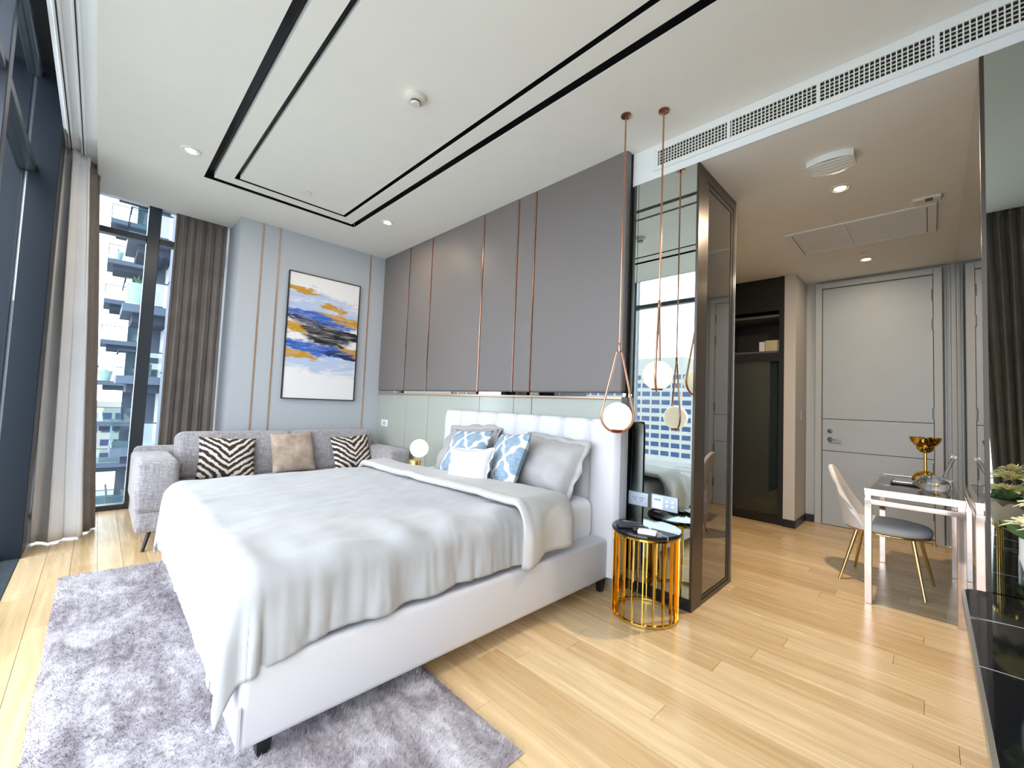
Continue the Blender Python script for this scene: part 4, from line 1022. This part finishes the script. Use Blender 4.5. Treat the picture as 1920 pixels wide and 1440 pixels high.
# passage air return panel
t = thing('access_grille', 'white two panel louvred grille in the passage ceiling', 'ceiling grille', (4.73, 2.05, ZS))
AX0, AX1, AY0, AY1 = 4.245, 5.228, 1.725, 2.378
for lo, hi in (((AX0, AY0, 0), (AX1, AY0+0.03, 0)), ((AX0, AY1-0.03, 0), (AX1, AY1, 0)), ((AX0, AY0+0.03, 0), (AX0+0.075, AY1-0.03, 0)), ((AX1-0.075, AY0+0.03, 0), (AX1, AY1-0.03, 0)), ((4.66, AY0+0.03, 0), (4.685, AY1-0.03, 0))):
    box('frame_bar', (lo[0], lo[1], ZS-0.014), (hi[0], hi[1], ZS), 'plastic', t, 0.003, 1)
for a in (AX0+0.052, AX1-0.058): box('frame_groove', (a, AY0+0.03, ZS-0.0150), (a+0.006, AY1-0.03, ZS-0.0138), 'grey_plastic', t)
for a, b in ((AX0+0.075, 4.66), (4.685, AX1-0.075)):
    k = 0; yy = AY0+0.035
    while yy < AY1-0.04:
        piece('slat', (a, yy, ZS-0.010), (b, yy+0.016, ZS-0.003), 'plastic', t); yy += 0.0205
t = thing('ceiling_sensor', 'small flat sensor bar beside the louvred ceiling grille', 'sensor', (5.18, 1.60, ZS))
box('body', (5.10, 1.565, ZS-0.022), (5.25, 1.655, ZS), 'cream_plastic', t, 0.004, 1); box('display', (5.165, 1.562, ZS-0.0235), (5.205, 1.62, ZS-0.0215), 'black_plastic', t)

# ================================================================== OUTSIDE
MAT['b_white'] = M('tower_white', srgb(168, 172, 178), 0.7, spec=0.05)
MAT['b_grey'] = M('tower_bluegrey', srgb(74, 86, 101), 0.6, spec=0.05)
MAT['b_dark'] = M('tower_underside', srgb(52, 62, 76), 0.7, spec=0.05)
MAT['b_glass'] = M('tower_glass', srgb(104, 138, 148), 0.1, metal=0.4)
MAT['b_blue'] = M('blue_windows', srgb(38, 54, 92), 0.2)
MAT['b_beige'] = M('office_facade', srgb(150, 150, 145), 0.8, spec=0.05)
MAT['city'] = M('city_ground', srgb(160, 162, 156), 0.9, vary=0.3, vscale=0.05)
MAT['terracotta'] = M('terracotta_roof', srgb(170, 110, 92), 0.8)
g = box('ground', (-400, -500, -36), (300, 300, -35), 'city'); tag(g, 'city ground far below the windows', 'ground', kind='structure')
pier = box('wall_outside', (-4.2, -1.88, -30), (-1.2, -0.4, 24), 'b_grey'); tag(pier, 'blue grey outer pier of the building beside the end window', 'wall', kind='structure')
for zz in range(-6, 8): box('panel_joint', (-4.21, -1.888, zz*1.55-0.01), (-4.0, -1.86, zz*1.55+0.01), 'b_dark', pier)

def tower():
    t = thing('balcony_tower', 'white and blue grey tower with stacked glass balconies outside the end window', 'building', (-32, 1.0, -35))
    box('core', (-58, -0.55, -35), (-17.2, 6.0, 30), 'b_white', t)
    for xx in (-22.8, -42.8):
        box('column', (xx-0.35, -1.15, -35), (xx+0.35, -0.5, 30), 'b_grey', t)
    for i in range(-7, 6):
        z = 1.82+3.1*i
        for (xa, xb, yo) in ((-22.4, -19.0, -2.12), (-42.4, -38.6, -2.75)):
            s_ = box('balcony_slab', (xa, yo, z-0.34), (xb, -0.5, z), 'b_grey', t)
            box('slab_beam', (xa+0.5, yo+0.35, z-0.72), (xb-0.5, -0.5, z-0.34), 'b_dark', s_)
            for nm, lo, hi in (('rail_pane', (xa+0.03, yo+0.02, z+0.05), (xb-0.03, yo+0.05, z+1.05)), ('rail_pane', (xb-0.05, yo+0.06, z+0.05), (xb-0.02, -0.55, z+1.05))):
                box(nm, lo, hi, 'rail_glass', s_)
            box('handrail', (xa, yo, z+1.05), (xb, yo+0.06, z+1.10), 'b_dark', s_); box('handrail', (xb-0.06, yo+0.06, z+1.05), (xb, -0.55, z+1.10), 'b_dark', s_)
        for xx in (-57, -53, -49, -45, -35.5, -32, -28.5, -25):
            box('window', (xx-1.2, -0.58, z+0.1), (xx+1.2, -0.545, z+2.5), 'b_glass', t)
        box('window', (-17.23, -0.2, z+0.1), (-17.18, 2.4, z+2.5), 'b_glass', t)
tower()
def plant_pot(x, y_, z, r, h_, label, seed):
    t = thing('balcony_plant', label, 'potted plant', (x, y_, z), group='plants on the tower balconies')
    lathe('pot', [(1e-6, 0), (r*0.7, 0), (r, h_), (r*0.9, h_), (1e-6, h_-0.05)], 'pot', t, (x, y_, z), 20)
    rng = random.Random(seed)
    for k in range(18):
        a = 2*pi*k/18*2.6; el = rng.uniform(0.5, 1.35); L = rng.uniform(0.5, 0.85)*h_*0.8; d = Vector((cos(a)*cos(el), sin(a)*cos(el), sin(el))); sd = Vector((-sin(a), cos(a), 0)); b = Vector((x, y_, z+h_-0.03)); V = []
        for s_, w in ((0, 0.03), (0.45, 0.05), (1, 0.004)): V += [b+d*L*s_-sd*w*h_-Vector((0, 0, 0.25*L*s_*s_)), b+d*L*s_+sd*w*h_-Vector((0, 0, 0.25*L*s_*s_))]
        mesh('leaf', V, [(0, 1, 3, 2), (2, 3, 5, 4)], 'leaf', t)
plant_pot(-19.5, -1.70, 4.92, 0.36, 0.95, 'big white planter with spiky agave on the nearest tower balcony', 3)
plant_pot(-20.6, -1.80, 4.92, 0.22, 0.35, 'low spiky plant behind the big white planter', 5)
plant_pot(-39.3, -2.30, 1.82, 0.42, 0.75, 'leafy plant on the far tower balcony column', 8)
plant_pot(-39.2, -2.20, 11.12, 0.34, 0.70, 'green plant on the topmost far balcony', 12)

def block(name, x0, x1, y0, y1, z1, mat, win, label, floors, faces, cols, z0=-35, wh=1.5, roof=None):
    t = thing(name, label, 'building', ((x0+x1)/2, (y0+y1)/2, z0))
    box('walls', (x0, y0, z0), (x1, y1, z1), mat, t)
    if roof: box('roof', (x0-0.4, y0-0.4, z1), (x1+0.4, y1+0.4, z1+0.8), roof, t)
    for f in range(floors):
        zb = z1-1.0-(f+1)*3.2
        if zb < z0: break
        if 'x' in faces:
            n_ = cols[0]; wy = (y1-y0)/n_
            for k in range(n_): piece('window', (x1-0.1, y0+wy*(k+0.14), zb), (x1+0.06, y0+wy*(k+0.86), zb+wh), win, t)
        if 'y' in faces:
            n_ = cols[1]; wx = (x1-x0)/n_
            for k in range(n_): piece('window', (x0+wx*(k+0.10), y1-0.1, zb), (x0+wx*(k+0.90), y1+0.06, zb+wh), win, t)
    return t
block('glass_tower', -128, -108, -16, -3.6, 16, 'b_glass', 'b_blue', 'pale green glass tower in the distance behind the balconies', 14, 'x', (4, 1), wh=1.7)
block('low_rise', -92, -78, -9, 5, -12.5, 'b_white', 'b_grey', 'low white building with rows of small windows below the balconies', 6, 'x', (7, 1))
block('apartment_block', -150, -135, -4, 14, -2, 'b_beige', 'b_blue', 'grey white apartment block seen past the window mullion', 9, 'x', (8, 1))
block('house', -72, -62, -9, -1.5, -24, 'terracotta', 'b_white', 'low red roofed house among the trees below', 2, 'x', (4, 1), roof='terracotta')
# office block and neighbours that the mirror shows
block('office_block', -104, -52, -190, -150, 17.5, 'b_beige', 'b_blue', 'broad pale office block with bands of blue windows reflected in the mirror', 17, 'y', (1, 13), wh=1.75)
tb = box('penthouse', (-88, -185, 17.5), (-62, -156, 22.5), 'b_beige', bpy.data.objects['office_block'])
block('slim_tower', -126, -115, -215, -200, 22, 'b_glass', 'b_blue', 'slim blue glass tower left of the office block in the mirror', 12, 'y', (1, 5))
block('white_block', -116, -106, -178, -165, -4, 'b_white', 'b_grey', 'low white block in front of the slim tower in the mirror', 8, 'y', (1, 6))
def tree(x, y_, z, r, label, seed):
    t = thing('tree', label, 'tree', (x, y_, z), group='trees in the street below')
    tube('trunk', [(x, y_, z), (x, y_, z+r*1.1)], [0.3, 0.2], 'b_dark', t, 6)
    V = []; Fc = []
    rng = random.Random(seed)
    for k in range(420):
        th = rng.random()*2*pi; ph = math.acos(rng.uniform(-0.6, 1)); rr = r*rng.uniform(0.65, 1.05)
        p = Vector((x+rr*sin(ph)*cos(th), y_+rr*sin(ph)*sin(th), z+r*1.6+rr*cos(ph)*0.8)); a = Vector((rng.uniform(-1, 1), rng.uniform(-1, 1), rng.uniform(-1, 1))).normalized()*r*0.16; b = a.orthogonal().normalized()*r*0.16
        i = len(V); V += [p-a-b, p+a-b, p+a+b, p-a+b]; Fc.append((i, i+1, i+2, i+3))
    mesh('crown', V, Fc, 'leaf_dark', t)
tree(-52, -9.5, -35, 4.5, 'rounded green tree in front of the low white building', 1)
tree(-70, -17.0, -35, 5.5, 'larger green tree behind the red roofed house', 2)
